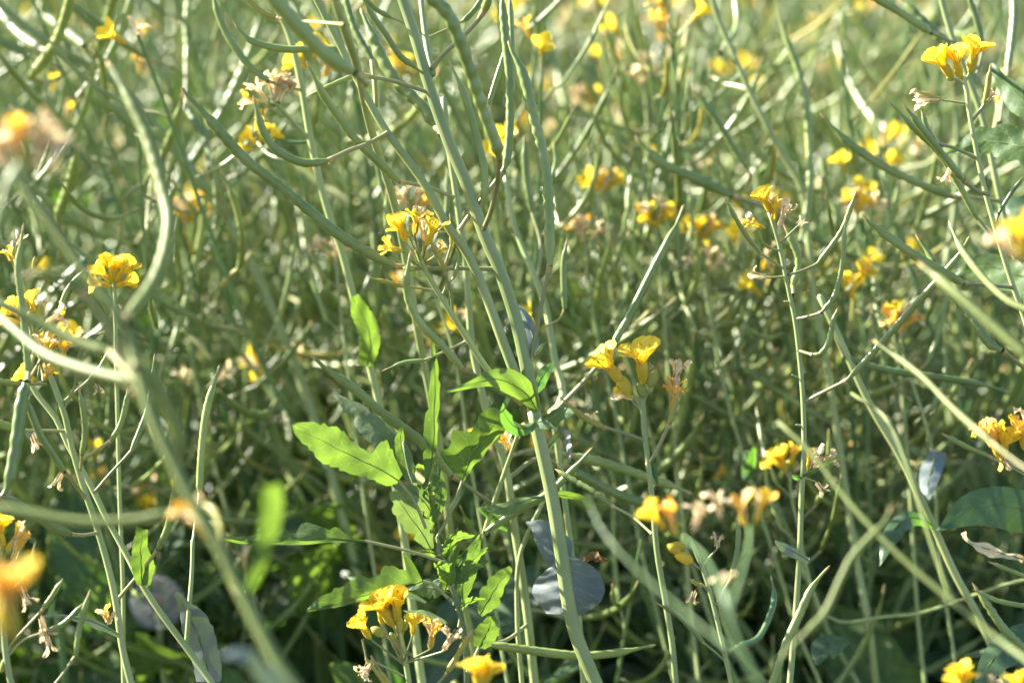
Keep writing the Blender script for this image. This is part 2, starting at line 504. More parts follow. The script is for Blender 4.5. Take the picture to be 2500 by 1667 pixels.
# ------------------------------------------------------------------ plants in front, traced one by one
# A: the tall central plant
A = Plant('tallest central rapeseed plant with a thick forking pale green stem and long pods', .925)
A.stem([(1465, 1690), (1400, 1520), (1365, 1335), (1343, 1200), (1322, 1090), (1306, 1005)], 38, 32, ground=.10, seg=28, ridge=.035)
A.stem([(1306, 1008), (1290, 915), (1262, 792), (1217, 655), (1183, 579), (1135, 440), (1100, 358), (1050, 218), (1012, 90), (972, -30), (930, -180)], 33, 24, name='branch', seg=24, ridge=.05)
A.branch([(1306, 1005), (1268, 932), (1241, 859), (1194, 732), (1139, 618), (1085, 545), (1026, 436), (950, 327), (885, 211), (830, 110), (770, 0), (735, -70)], 27, 15, (.925, .905))
A.branch([(1275, 985), (1194, 906), (1139, 823), (1085, 739), (1037, 659), (1018, 610)], 17, 12, (.93, .915))
A.branch([(1056, 182), (1046, 140), (1036, 73), (1028, 0), (1024, -60)], 17, 12, (.925, .95))
A.pod([(962, 650), (880, 606), (800, 552), (700, 468), (600, 390), (520, 302), (442, 214)], [(1203, 657), (1120, 655), (1045, 655)], 27, (.925, .915, .90), pw=11, beak=.11)
A.pod([(1343, 648), (1341, 560), (1337, 455), (1321, 364), (1299, 273), (1277, 182), (1250, 125), (1240, 95)], [(1297, 872), (1310, 805), (1328, 714)], 27, (.925, .92, .93), pw=11, lump=.12, beak=.1)
A.pod([(1219, 387), (1212, 356), (1186, 284), (1165, 225), (1143, 156), (1121, 95), (1090, 30), (1040, -20), (1000, -90)], [(1178, 565), (1197, 520), (1212, 460), (1216, 420)], 35, (.925, .87, .84), pw=13, beak=.1)
A.pod([(1229, 418), (1239, 380), (1245, 291), (1243, 182), (1234, 91), (1226, 0), (1222, -70)], [(1122, 562), (1150, 520), (1190, 470)], 24, (.93, .925, .935), pw=12)
A.pod([(1240, 300), (1250, 190), (1248, 60), (1240, -50)], None, 18, (.95, .95, .96))
A.pod([(1176, 497), (1184, 460), (1179, 393), (1157, 309), (1128, 218), (1095, 149)], [(1160, 530)], 18, (.925, .925, .92))
A.pod([(1066, 312), (1034, 265), (986, 218), (950, 175), (921, 120), (896, 60), (880, 20)], [(1078, 330)], 31, (.93, .945, .96), lump=.12)
A.pod([(908, 148), (890, 118), (866, 73), (846, 10), (830, -40)], [(915, 185), (918, 260)], 20, (.95, .97, .98), lump=.12)
A.pod([(1010, 163), (975, 135), (939, 80), (906, 33), (880, -15)], [(1040, 185)], 15, (.925, .92, .91))
A.pod([(952, 42), (921, 25), (895, 0), (870, -40)], [(1037, 85), (1000, 62)], 12, (.945, .93, .92))
A.pod([(1183, 24), (1194, -10), (1200, -60)], [(1057, 165), (1085, 130), (1121, 98), (1165, 52)], 24, (.925, .91, .90), pw=12)
A.pod([(1132, 51), (1150, 35), (1172, 5), (1190, -30)], [(1046, 92), (1090, 72)], 15, (.945, .95, .955))
A.pod([(1192, 258), (1208, 206), (1230, 137), (1236, 100)], [(1186, 275)], 15, (.93, .945, .95))
A.pod([(888, 185), (860, 187), (810, 208), (745, 238)], [(1055, 229), (1010, 214), (950, 196)], 12, (.925, .92, .92), pw=10)
A.pod([(800, 393), (745, 398), (691, 378), (651, 338), (633, 291), (618, 233)], [(946, 325), (895, 352), (850, 368)], 20, (.91, .90, .89), pw=11)
A.pod([(975, 444), (921, 393), (866, 338), (815, 270), (782, 218), (747, 147)], [(1108, 483), (1060, 462), (1020, 452)], 20, (.935, .92, .90), pw=9)
A.pod([(1130, 900), (1077, 841), (1030, 794), (1001, 743), (992, 688), (1003, 612)], [(1262, 965), (1215, 945), (1175, 925)], 20, (.925, .91, .90), lump=.12, pw=11)
A.pod([(1037, 880), (986, 885), (932, 906)], [(1137, 834), (1085, 858)], 11, (.925, .92, .92), lump=.05, pw=7, beak=.3)
A.pod([(980, 698), (939, 688), (899, 677)], [(1066, 709), (1020, 703)], 12, (.922, .92, .92), m=M_PODY, pw=6, beak=.25)
A.pod([(1085, 660), (1076, 637), (1063, 612), (1045, 572)], [(1106, 770), (1100, 714)], 13, (.925, .915, .91), m=M_PODY, pw=7, beak=.25)
A.pod([(1108, 679), (1117, 650), (1119, 630), (1113, 605)], [(1082, 716), (1092, 695)], 10, (.922, .92, .92), pw=6)
A.pod([(1102, 598), (1101, 560), (1098, 520)], [(1086, 650)], 9, (.922, .92, .92), m=M_PODY, pw=6, beak=.3)
for q in [(990, 590, -20, 78, 'fresh'), (1012, 575, 8, 75, 'wilted'), (985, 615, -72, 62, 'wilted'), (1040, 600, 24, 78, 'fresh'), (1000, 580, -48, 66, 'fresh'), (1035, 590, -5, 66, 'dried'), (1062, 625, 45, 40, 'wilted')]:
    A.flower(*q, d=.915 + rng.normal(0, .004), tilt=.3, stalk=[(1030, 648)])
for q in [(1008, 640, -30, 20, 13), (1020, 622, 5, 20, 13), (1000, 660, -65, 18, 13)]: A.bud(*q, d=.91, stalk=[(1030, 655)])
A.leaf([(1312, 1003), (1285, 962), (1245, 935), (1205, 925), (1160, 935), (1088, 957)], [12, 22, 26, 18, 9, 2], [10, 28, 34, 20, 8, 2], (.92, .89), face=8, m=M_GOOSE, fold=.15)
A.leaf([(1306, 1030), (1285, 1045), (1255, 1040), (1232, 1010), (1228, 985)], [8, 16, 20, 14, 2], [8, 20, 22, 12, 2], (.92, .885), face=35, fold=.3)
A.leaf([(1308, 955), (1318, 930), (1335, 905), (1350, 884)], [4, 12, 14, 2], [8, 20, 16, 2], (.935, .95), face=20, fold=.2)
A.leaf([(1312, 1030), (1345, 1022), (1375, 1010), (1402, 1007)], [16, 24, 18, 2], [16, 24, 14, 2], (.92, .89), face=-35, fold=.25)
A.leaf([(1300, 868), (1302, 830), (1284, 780), (1262, 745), (1254, 722)], [6, 20, 20, 12, 2], [6, 18, 20, 14, 3], (.94, .97), face=30, m=M_LEAFB, fold=.35)
A.leaf([(1300, 882), (1312, 862), (1325, 845), (1334, 836)], [4, 10, 9, 2], [4, 8, 6, 2], (.94, .94), face=50, m=M_LEAFB)
A.leaf([(1365, 1385), (1345, 1330), (1318, 1290), (1284, 1274)], [14, 30, 26, 3], [26, 52, 30, 3], (.955, .965), face=15, m=M_LEAFB, fold=.12, ripple=.03)
A.leaf([(1374, 1360), (1380, 1400), (1378, 1450), (1372, 1500)], [22, 84, 92, 36], [20, 72, 82, 42], (.95, .945), face=12, m=M_LEAFB, fold=.2, ripple=.045)
A.leaf([(1425, 1368), (1450, 1362), (1480, 1368)], [8, 14, 5], [5, 12, 6], (.96, .955), face=30, m=M_BROWN, fold=.4, ripple=.2)

# B: upright stem just behind it
Bp = Plant('straight upright rapeseed stem standing close behind the tall central plant', .975)
Bp.stem([(1305, 1690), (1284, 1461), (1255, 1279), (1230, 1133), (1190, 1019), (1172, 932), (1154, 841), (1143, 714), (1132, 605), (1121, 545), (1106, 436), (1092, 327), (1085, 240)], 26, 14, ground=.05, seg=18, ridge=.05)
Bp.pod([(1103, 1160), (1055, 1104), (1012, 1066), (939, 1012), (866, 950), (800, 903), (756, 864)], [(1232, 1245), (1179, 1213)], 25, (.975, .955, .95), pw=10)
Bp.pod([(1185, 1298), (1260, 1250), (1340, 1203), (1400, 1145), (1447, 1092)], [(1240, 1240), (1200, 1288)], 19, (.975, .96, .95), lump=.05)
Bp.pod([(1194, 1572), (1303, 1588), (1412, 1599), (1503, 1593), (1601, 1573)], [(1292, 1520), (1240, 1560)], 22, (.975, .955, .96), lump=.06)
Bp.pod([(1397, 1112), (1480, 1132), (1583, 1166), (1690, 1205)], [(1228, 1120), (1300, 1100)], 24, (.975, 1.0, 1.01))
Bp.pod([(1380, 1140), (1440, 1172), (1530, 1215), (1640, 1243)], [(1240, 1170), (1310, 1120)], 25, (.975, 1.0, 1.01))
Bp.branch([(1185, 1300), (1210, 1220), (1240, 1130), (1262, 1062)], 14, 9, (.965, .95))
Bp.flower(1262, 1075, 10, 45, 'wilted', d=.955)
Bp.flower(1246, 1100, -25, 40, 'wilted', d=.955)
Bp.leaf([(1240, 1290), (1200, 1256), (1168, 1240)], [8, 22, 2], [8, 20, 2], (.975, .955), face=40)

# C: thin upright stem at right
Cp = Plant('thin upright rapeseed stem right of centre with curved beaded pods on one side', .93)
Cp.stem([(1926, 1700), (1941, 1515), (1952, 1352), (1957, 1206), (1963, 1117), (1961, 986), (1952, 877), (1941, 786), (1930, 732), (1917, 670), (1901, 594), (1888, 548), (1878, 520)], 21, 9, ground=-.03, seg=18, ridge=.06)
Cp.pod([(1995, 645), (2032, 597), (2062, 548), (2092, 462)], [(1925, 672), (1960, 660)], 13, (.93, .935, .93), pw=7, tip=1)
Cp.pod([(2006, 762), (2032, 732), (2046, 695), (2057, 641), (2062, 575), (2066, 524)], [(1941, 779), (1975, 772)], 13, (.93, .92, .92), pw=7)
Cp.pod([(1984, 866), (2003, 864), (2024, 834), (2034, 786), (2048, 746)], [(1948, 855), (1966, 861)], 14, (.93, .925, .92), pw=8, lump=.16)
Cp.pod([(2068, 928), (2123, 870), (2188, 797), (2240, 738), (2286, 688), (2341, 623), (2368, 576)], [(1968, 979), (2010, 957)], 17, (.93, .92, .90), pw=9, lump=.05, beak=.1)
Cp.pod([(1857, 619), (1825, 579), (1800, 540), (1768, 480)], [(1908, 652), (1880, 634)], 12, (.93, .93, .92), pw=6)
Cp.pod([(1879, 606), (1860, 590), (1846, 560)], [(1904, 612)], 8, (.93, .925, .92), m=M_PODY, pw=5, beak=.3)
Cp.pod([(1935, 700), (1950, 640), (1935, 590), (1912, 545)], [(1936, 720)], 18, (.95, .96, .96), lump=.14)
Cp.flower(1872, 678, -78, 48, 'dried', stalk=[(1917, 675)])
Cp.flower(1948, 552, 40, 26, 'dried', stalk=[(1905, 594)])
Cp.flower(1882, 520, -28, 72, 'fresh', tilt=.3)
Cp.flower(1868, 558, -62, 60, 'wilted', tilt=.2)
Cp.flower(1900, 560, 18, 78, 'dried', tilt=.3)
Cp.flower(1888, 540, 5, 62, 'wilted', tilt=.4)
for st in [[(1925, 737), (1913, 736)], [(1949, 921), (1934, 913)], [(1957, 1039), (1943, 1037)]]:
    Cp.branch(st, 6, 4)
Cp.leaf([(1957, 1165), (1990, 1152), (2030, 1125), (2062, 1112)], [4, 7, 5, 1], [3, 6, 4, 1], (.93, .91), face=45, fold=.4)
Cp.leaf([(1957, 1165), (1945, 1164), (1932, 1162)], [5, 8, 2], [3, 5, 2], (.93, .91), face=30)
Cp.leaf([(1950, 1352), (1975, 1368), (1945, 1350), (1915, 1335), (1892, 1320)], [4, 8, 15, 15, 3], [4, 6, 12, 12, 3], (.93, .91), face=35, m=M_LEAFB)
for q in [(1985, 1150, 30, 66, 'dried'), (2000, 1140, 55, 60, 'dried'), (1972, 1150, 12, 55, 'wilted'), (1990, 1175, 140, 45, 'dried')]: Cp.flower(*q, d=.935, stalk=[(1960, 1165)])

# D: flower stem right of the central plant
D = Plant('slender rapeseed stem topped by two orange-yellow trumpet flowers and plump buds', .905)
D.stem([(1652, 1690), (1641, 1570), (1623, 1461), (1604, 1352), (1594, 1242), (1581, 1115), (1572, 1050), (1570, 990), (1568, 965)], 19, 13, ground=.04, seg=16, ridge=.06)
D.flower(1522, 940, -38, 116, 'fresh', tilt=.25, stalk=[(1560, 985)])
D.flower(1573, 938, -8, 120, 'fresh', tilt=.3, stalk=[(1570, 975)])
D.flower(1550, 975, -72, 60, 'wilted', tilt=.2, stalk=[(1562, 990)])
D.bud(1532, 968, -20, 56, 38, stalk=[(1562, 998)], m=M_CALYX)
D.bud(1575, 970, -28, 40, 24, stalk=[(1570, 990)])
D.bud(1586, 945, 20, 46, 28, stalk=[(1572, 985)])
D.pod([(1472, 1042), (1434, 1024), (1397, 997), (1364, 966)], [(1573, 1074), (1520, 1056)], 15, (.905, .90, .895), m=M_PODY, pw=8, beak=.3)
D.flower(1462, 1035, -50, 40, 'dried')
D.pod([(1634, 1034), (1644, 1002), (1655, 960)], [(1580, 1135), (1600, 1105), (1618, 1070)], 13, (.905, .90, .90), m=M_PODY, pw=9)
D.flower(1640, 1005, 8, 70, 'wilted'); D.flower(1643, 955, 12, 84, 'dried'); D.flower(1650, 975, 0, 60, 'wilted')
D.leaf([(1585, 1110), (1597, 1145), (1605, 1182)], [3, 8, 2], [4, 10, 3], face=25)
D.pod([(1494, 1234), (1448, 1199), (1405, 1175), (1354, 1144)], [(1592, 1303), (1545, 1262)], 15, (.905, .92, .93), pw=7, lump=.2, beak=.08)

# E: flower stem at the right edge
E = Plant('rapeseed stem near the right edge with three upright yellow flowers at its top', .92)
E.stem([(2560, 1100), (2530, 900), (2501, 783), (2479, 714), (2452, 623), (2428, 538), (2406, 465), (2388, 393), (2377, 345), (2363, 273), (2355, 204), (2350, 190)], 20, 11, ground=.06, seg=16, ridge=.06)
E.flower(2326, 192, -38, 92, 'fresh', tilt=.25, stalk=[(2352, 205)])
E.flower(2345, 192, -16, 88, 'fresh', tilt=.35, stalk=[(2354, 205)])
E.flower(2366, 178, 14, 92, 'fresh', tilt=.2, stalk=[(2356, 205)])
E.bud(2328, 196, -70, 20, 11)
E.pod([(2403, 256), (2412, 211), (2419, 155)], [(2371, 298), (2388, 277)], 14, m=M_PODY, pw=8, beak=.2)
E.flower(2405, 250, 38, 38, 'dried')
E.flower(2302, 245, -88, 78, 'dried', stalk=[(2356, 252)])
E.pod([(2298, 243), (2265, 232), (2228, 217)], None, 11, m=M_PODY, beak=.35)
E.pod([(2283, 349), (2264, 316), (2249, 268)], [(2381, 385), (2330, 362)], 13, (.92, .91, .91), pw=8)
E.pod([(2352, 440), (2305, 382), (2250, 313), (2203, 251)], [(2412, 475), (2385, 466)], 17, (.92, .91, .90), pw=11)
E.pod([(2388, 538), (2359, 484), (2323, 418), (2286, 364), (2232, 313), (2163, 240)], [(2500, 640), (2420, 575)], 17, (.925, .93, .92), pw=10, lump=.13)
E.pod([(2352, 692), (2305, 666), (2250, 634), (2195, 597), (2130, 550), (2105, 523)], [(2474, 702), (2415, 696)], 22, (.92, .90, .895), pw=9, lump=.07)
E.pod([(2446, 855), (2414, 837), (2377, 786), (2334, 728), (2294, 674), (2268, 623), (2235, 571)], [(2545, 930), (2490, 890)], 22, (.92, .90, .91), pw=11, lump=.12)
E.pod([(2439, 520), (2470, 470), (2505, 425)], [(2432, 545)], 10, (.92, .91, .91))
E.flower(1852 + 470, 405, 200, 50, 'dried', d=.91)
E.leaf([(2560, 370), (2480, 355), (2400, 345), (2312, 376)], [48, 44, 30, 3], [44, 52, 36, 3], (.96, .985), face=5, m=M_GOOSE, fold=.1, teeth=.25, tn=7)
E.leaf([(2540, 300), (2490, 240), (2450, 195), (2420, 156)], [20, 36, 22, 2], [22, 30, 20, 2], (.97, 1.0), face=0, m=M_GOOSE, fold=.2)
E.leaf([(2560, 690), (2480, 670), (2400, 650), (2300, 690)], [60, 50, 30, 3], [50, 46, 26, 3], (1.0, 1.03), face=5, m=M_GOOSE, fold=.1, teeth=.2, tn=6)
E.leaf([(2560, 560), (2470, 510), (2400, 530)], [60, 50, 3], [50, 46, 3], (1.03, 1.06), face=30, m=M_LEAF, fold=.1)

# F: left stem with the yellow flower head
Fp = Plant('left rapeseed stem carrying a loose yellow and withered orange flower head', .905)
Fp.stem([(335, 1720), (302, 1588), (284, 1479), (262, 1381), (233, 1279), (204, 1188), (178, 1097), (160, 1015), (124, 921), (98, 870), (78, 810), (60, 730), (40, 650), (32, 590)], 23, 12, ground=.06, seg=18, ridge=.05)
Fp.pod([(64, 935), (52, 990), (44, 1050), (33, 1120), (18, 1190), (-8, 1225)], [(88, 850), (74, 890)], 36, (.905, .87, .86), lump=.07, pw=14)
Fp.pod([(70, 928), (64, 841), (55, 750), (44, 659), (52, 590), (58, 545)], [(98, 880)], 18, (.905, .88, .875), lump=.12)
Fp.pod([(145, 766), (160, 718), (178, 690), (196, 672), (215, 650)], [(84, 822), (115, 795)], 14, (.905, .91, .91), pw=7, lump=.05)
Fp.pod([(187, 936), (191, 880), (215, 832), (258, 808)], [(156, 997), (172, 965)], 13, (.905, .90, .90), pw=7, lump=.05)
Fp.pod([(218, 928), (244, 899), (262, 868), (272, 848)], [(152, 984), (185, 955)], 13, (.905, .91, .91), pw=7)
Fp.pod([(320, 1102), (340, 1055), (360, 1000), (370, 940), (378, 863)], [(229, 1203), (270, 1155)], 15, (.905, .91, .92), pw=7, lump=.1)
Fp.pod([(273, 1074), (295, 1035), (308, 985), (313, 943)], [(198, 1124), (235, 1100)], 15, (.905, .90, .90), pw=8, lump=.05)
Fp.pod([(200, 1108), (208, 1059), (204, 1005), (191, 943)], [(196, 1150)], 16, (.905, .895, .89), lump=.06)
Fp.pod([(156, 1150), (130, 1110), (98, 1060), (70, 990), (62, 950)], [(207, 1213), (182, 1180)], 18, (.905, .88, .87), pw=9, lump=.04)
Fp.pod([(58, 1052), (28, 1044), (-10, 1030), (-50, 1000)], [(158, 1052), (105, 1051)], 20, (.905, .90, .88), pw=8)
Fp.pod([(47, 936), (20, 934), (-20, 928)], [(112, 938), (80, 937)], 14, (.905, .89, .88), pw=7)
Fp.pod([(172, 1304), (130, 1286), (91, 1258), (40, 1230), (-20, 1200)], [(238, 1300), (205, 1306)], 24, (.905, .88, .86), pw=9, lump=.05)
Fp.pod([(28, 610), (10, 595), (-15, 580)], [(42, 640)], 14, (.905, .90, .9))
for q in [(70, 790, -48, 80, 'fresh'), (88, 765, -20, 62, 'fresh'), (110, 790, 62, 64, 'wilted'), (118, 880, -5, 72, 'fresh'), (150, 895, 8, 80, 'wilted'), (120, 850, 60, 66, 'wilted'), (90, 930, -65, 62, 'fresh'), (50, 790, -75, 75, 'fresh'), (110, 860, -15, 52, 'dried'), (105, 930, 35, 46, 'wilted'), (30, 640, -20, 42, 'wilted'), (40, 600, 25, 36, 'dried')]:
    Fp.flower(*q, d=.90 + rng.normal(0, .006), tilt=.2, stalk=[(100, 880)] if q[1] > 700 else [(45, 680)])
Fp.bud(96, 780, 5, 38, 22, stalk=[(84, 822)]); Fp.bud(76, 788, -5, 34, 18, stalk=[(84, 822)]); Fp.bud(80, 660, 8, 34, 8, m=M_PODY)
Fp.flower(268, 1520, -28, 48, 'wilted', d=.89); Fp.flower(262, 1525, 20, 40, 'dried', d=.89)
Fp.flower(155, 1150, -150, 50, 'dried', d=.90); Fp.flower(232, 935, 150, 30, 'dried', d=.90); Fp.flower(78, 1060, 160, 42, 'dried')
Fp.leaf([(298, 1552), (230, 1518), (160, 1503), (102, 1503)], [8, 15, 9, 2], [6, 12, 6, 1], (.905, .88), face=58, m=M_LEAFB)

# G: second left stem with the small upright leaf
G = Plant('left rapeseed stem leaning up behind another, with one small upright toothed leaf', .915)
G.stem([(540, 1710), (505, 1653), (455, 1581), (393, 1493), (349, 1424), (327, 1381), (298, 1330), (255, 1257), (215, 1180), (165, 1090), (135, 1020), (90, 960), (60, 900)], 20, 13, ground=.08, seg=16, ridge=.05, d=(.905, .935))
G.leaf([(346, 1428), (345, 1385), (343, 1340), (352, 1290)], [12, 26, 20, 20], [22, 34, 18, 10], (.91, .90), face=8, m=M_GOOSE, fold=.15, teeth=.12, tn=9)
G.leaf([(512, 1665), (492, 1580), (460, 1500), (428, 1446)], [44, 48, 36, 4], [32, 46, 44, 6], (.93, .92), face=-28, m=M_LEAFB, fold=.15, teeth=.12, tn=8, ripple=.04)
G.pod([(386, 1340), (412, 1280), (430, 1190), (440, 1110)], [(288, 1462), (340, 1400), (365, 1368)], 18, (.915, .90, .89), pw=9, lump=.04)
G.pod([(487, 1206), (492, 1100), (505, 1000), (525, 930), (536, 890)], [(470, 1330), (478, 1270)], 19, (.93, .95, .95), lump=.05)
G.branch([(455, 1581), (462, 1480), (468, 1400), (470, 1320)], 14, 9, (.92, .93))

# H: blurred stem close to the lens, left
H = Plant('very near blurred rapeseed stem sweeping diagonally down the left side with pale pods', .66); H.m = M_NEAR
H.stem([(760, 1740), (680, 1620), (610, 1480), (540, 1340), (450, 1190), (375, 1040), (338, 920), (305, 790), (215, 665), (120, 540), (20, 410), (-60, 320)], 40, 24, ground=.05, seg=16, ridge=.03, d=(.62, .69))
H.pod([(306, 775), (345, 735), (380, 682), (405, 610), (414, 540), (402, 480), (380, 400), (350, 310), (300, 215), (262, 150)], [(330, 900), (312, 820)], 40, (.655, .70, .76), lump=.05, beak=.12)
H.pod([(330, 860), (372, 930), (405, 985), (432, 1050), (440, 1110), (425, 1160)], [(310, 790)], 36, (.66, .68, .69), lump=.05)
H.pod([(200, 710), (160, 680), (110, 670), (55, 675)], [(330, 920), (280, 830), (240, 760)], 28, (.66, .67, .67), lump=.03)
H.pod([(418, 1252), (320, 1272), (200, 1275), (90, 1258), (-20, 1235), (-90, 1215)], [(500, 1290), (460, 1255)], 27, (.65, .66, .67), lump=.03)
H.pod([(570, 1440), (545, 1320), (530, 1260), (505, 1235), (480, 1240)], [(585, 1460)], 22, (.64, .69, .71), m=M_PODY)
H.flower(515, 1320, -38, 120, 'wilted', d=.66)
H.leaf([(580, 1445), (615, 1420), (648, 1330), (665, 1240), (664, 1185)], [8, 14, 20, 26, 22], [8, 14, 20, 26, 22], (.645, .63), face=15, m=M_GOOSE, fold=.2)
H.leaf([(720, 1700), (660, 1650), (600, 1605), (530, 1595)], [30, 40, 36, 6], [30, 50, 40, 6], (.62, .60), face=72, m=M_LEAFB, fold=.1)
H.pod([(270, 860), (200, 840), (120, 800), (0, 740), (-60, 700)], [(330, 930)], 28, (.665, .70, .72), lump=.03)
H.branch([(335, 930), (200, 900), (100, 860), (20, 790), (-40, 740)], 24, 18, (.67, .74))
H.pod([(318, 945), (260, 925), (200, 912), (150, 905)], [(330, 960)], 20, (.665, .68, .70), lump=.03)

# R: orange petals right in front of the lens at the left edge
R = Plant('out of focus plant at the left edge with pale pink and orange faded blooms', .62)
R.stem([(-40, 1740), (-30, 1500), (-50, 1200), (-60, 900), (-30, 650), (20, 450), (50, 400)], 36, 22, ground=-.03, seg=12)
for q in [(60, 420, -25, 130, 'dried'), (80, 420, 15, 130, 'dried'), (130, 420, 10, 105, 'dried'), (50, 410, -5, 125, 'wilted'), (20, 420, -20, 120, 'dried'), (90, 360, 20, 100, 'dried'), (15, 410, -50, 80, 'dried')]: R.flower(*q, d=.645)
R.flower(0, 1540, 6, 190, 'wilted', d=.56, stalk=[(-35, 1600)]); R.flower(25, 1560, -5, 170, 'wilted', d=.56)

# R2 flower cluster at left edge, sharper
R2 = Plant('short flowering stem at the lower left edge with a curled yellow bloom and thin pods', .875)
R2.stem([(50, 1740), (25, 1650), (12, 1560), (5, 1450), (2, 1370), (0, 1340)], 26, 14, ground=.02)
for q in [(10, 1340, -15, 80, 'fresh'), (15, 1345, 40, 74, 'wilted'), (-5, 1330, 5, 80, 'fresh'), (30, 1370, 20, 60, 'wilted')]: R2.flower(*q, d=.87, stalk=[(2, 1400)])
R2.pod([(47, 1425), (72, 1390), (86, 1322)], [(5, 1460), (25, 1445)], 9, m=M_PODY)
R2.pod([(105, 1486), (130, 1450), (154, 1412)], [(12, 1590), (50, 1545)], 13)
R2.pod([(114, 1541), (160, 1518), (205, 1470)], [(20, 1600), (60, 1560)], 13)
R2.pod([(185, 1599), (193, 1540), (208, 1480), (221, 1438)], [(60, 1740), (135, 1667)], 15)
for q in [(100, 1500, 170, 66, 'dried'), (112, 1545, 165, 60, 'dried'), (52, 1430, 160, 60, 'dried')]: R2.flower(*q)
R2.bud(3, 1640, 15, 36, 14)

# weed: goosefoot with lobed bright leaves
W = Plant('bright green goosefoot weed with lobed leaves left of the central stem', .92, name='goosefoot_weed', cat='weed', group=None)
W.stem([(1140, 1700), (1125, 1530), (1099, 1424), (1085, 1352), (1063, 1301), (1050, 1250), (1020, 1190), (1000, 1140), (985, 1080)], 24, 9, ground=.02, seg=14, ridge=.08, m=mat('weed_stem', ((.13, .19, .07), (.22, .28, .13)), .6, .3, bump=.3, nscale=150))
gl = dict(m=M_GOOSE, ripple=.05)
W.leaf([(974, 1174), (930, 1146), (850, 1108), (780, 1072), (714, 1037)], [(0, 12), (.06, 27), (.2, 34), (.35, 39), (.5, 45), (.64, 49), (.74, 43), (.75, 39), (.87, 28), (.95, 17), (1, 3)],
       [(0, 20), (.09, 40), (.19, 70), (.25, 76), (.28, 66), (.31, 28), (.36, 25), (.45, 33), (.50, 40), (.515, 36), (.58, 50), (.60, 45), (.66, 52), (.69, 44), (.77, 42), (.79, 36), (.87, 30), (.89, 25), (.96, 15), (1, 3)], (.915, .895), face=14, teeth=.14, tn=13, fold=.12, pet=[(1040, 1290), (1010, 1220)], **gl)
W.leaf([(1015, 1180), (960, 1100), (900, 1030), (850, 985), (812, 960)], [6, 30, 36, 26, 4], [6, 38, 36, 22, 4], (.925, .94), face=18, teeth=.38, tn=6, fold=.15, m=M_GOOSEP, ripple=.05)
W.leaf([(1040, 1180), (1058, 1090), (1060, 1000), (1062, 920), (1056, 828)], [4, 26, 22, 12, 2], [4, 10, 14, 14, 2], (.925, .92), face=20, teeth=.45, tn=7, fold=.2, **gl)
W.leaf([(1129, 1174), (1148, 1120), (1180, 1068), (1212, 1030), (1240, 1008)], [(0, 4), (.1, 40), (.2, 70), (.24, 76), (.29, 60), (.34, 60), (.4, 68), (.46, 72), (.5, 42), (.54, 32), (.62, 32), (.75, 42), (.88, 38), (.96, 20), (1, 2)],
       [(0, 4), (.15, 16), (.3, 24), (.5, 28), (.7, 36), (.85, 28), (1, 2)], (.925, .905), face=14, fold=.2, pet=[(1068, 1310), (1105, 1240)], **gl)
W.leaf([(891, 1320), (800, 1314), (700, 1318), (610, 1320), (535, 1312)], [(0, 4), (.2, 10), (.5, 12), (.8, 9), (1, 2)], [(0, 4), (.1, 8), (.17, 30), (.20, 34), (.24, 22), (.3, 34), (.37, 50), (.41, 48), (.46, 22), (.5, 20), (.54, 36), (.58, 26), (.68, 18), (.7, 22), (.8, 12), (.9, 10), (1, 2)], (.915, .89), face=28, fold=.2, pet=[(1085, 1372), (1000, 1345)], **gl)
W.leaf([(1032, 1418), (985, 1430), (910, 1446), (830, 1468), (753, 1488)], [(0, 5), (.3, 9), (.6, 13), (.8, 12), (1, 2)],
       [(0, 44), (.03, 80), (.06, 84), (.1, 42), (.15, 38), (.21, 52), (.30, 60), (.33, 54), (.36, 40), (.41, 36), (.46, 46), (.52, 53), (.55, 44), (.62, 44), (.66, 36), (.75, 36), (.78, 29), (.88, 24), (.96, 10), (1, 2)], (.905, .88), face=12, teeth=.12, tn=12, fold=.12, pet=[(1095, 1460), (1060, 1428)], **gl)
W.leaf([(1052, 1340), (1030, 1300), (1000, 1260), (970, 1215), (955, 1200)], [8, 26, 32, 28, 6], [8, 30, 34, 22, 5], (.915, .90), face=10, teeth=.42, tn=6, fold=.12, m=M_GOOSEP, ripple=.05)
W.leaf([(1064, 1275), (1040, 1230), (1000, 1195), (958, 1186)], [6, 24, 24, 4], [6, 26, 20, 4], (.92, .905), face=35, teeth=.42, tn=6, fold=.2, m=M_GOOSEP, ripple=.05)
W.leaf([(1130, 1482), (1128, 1440), (1142, 1390), (1160, 1340), (1172, 1305)], [4, 26, 32, 20, 3], [4, 24, 28, 18, 3], (.935, .95), face=22, teeth=.12, tn=6, fold=.15, pet=[(1120, 1530)], **gl)
W.leaf([(1172, 1500), (1195, 1460), (1220, 1420), (1248, 1386)], [8, 30, 26, 8], [8, 32, 24, 8], (.95, .965), face=18, teeth=.25, tn=5, fold=.15, **gl)
W.leaf([(1170, 1580), (1185, 1550), (1196, 1525), (1197, 1503)], [16, 28, 26, 8], [16, 30, 28, 8], (.905, .90), face=10, teeth=.15, tn=6, fold=.15, pet=[(1140, 1640)], **gl)
W.leaf([(1070, 1260), (1076, 1210), (1072, 1160), (1063, 1128)], [4, 14, 14, 2], [4, 16, 13, 2], (.93, .94), face=20, fold=.2, **gl)
W.leaf([(1088, 1440), (1092, 1410), (1082, 1385), (1070, 1372)], [6, 20, 16, 4], [6, 24, 18, 4], (.91, .9), face=10, teeth=.25, tn=4, **gl)
W.leaf([(1095, 1425), (1105, 1380), (1118, 1340), (1122, 1320)], [4, 14, 10, 2], [4, 12, 8, 2], (.91, .9), face=40, teeth=.2, tn=5, **gl)
W.leaf([(1000, 1150), (985, 1110), (978, 1070), (985, 1035)], [5, 18, 16, 3], [5, 18, 16, 3], (.925, .93), face=40, teeth=.2, tn=6, **gl)
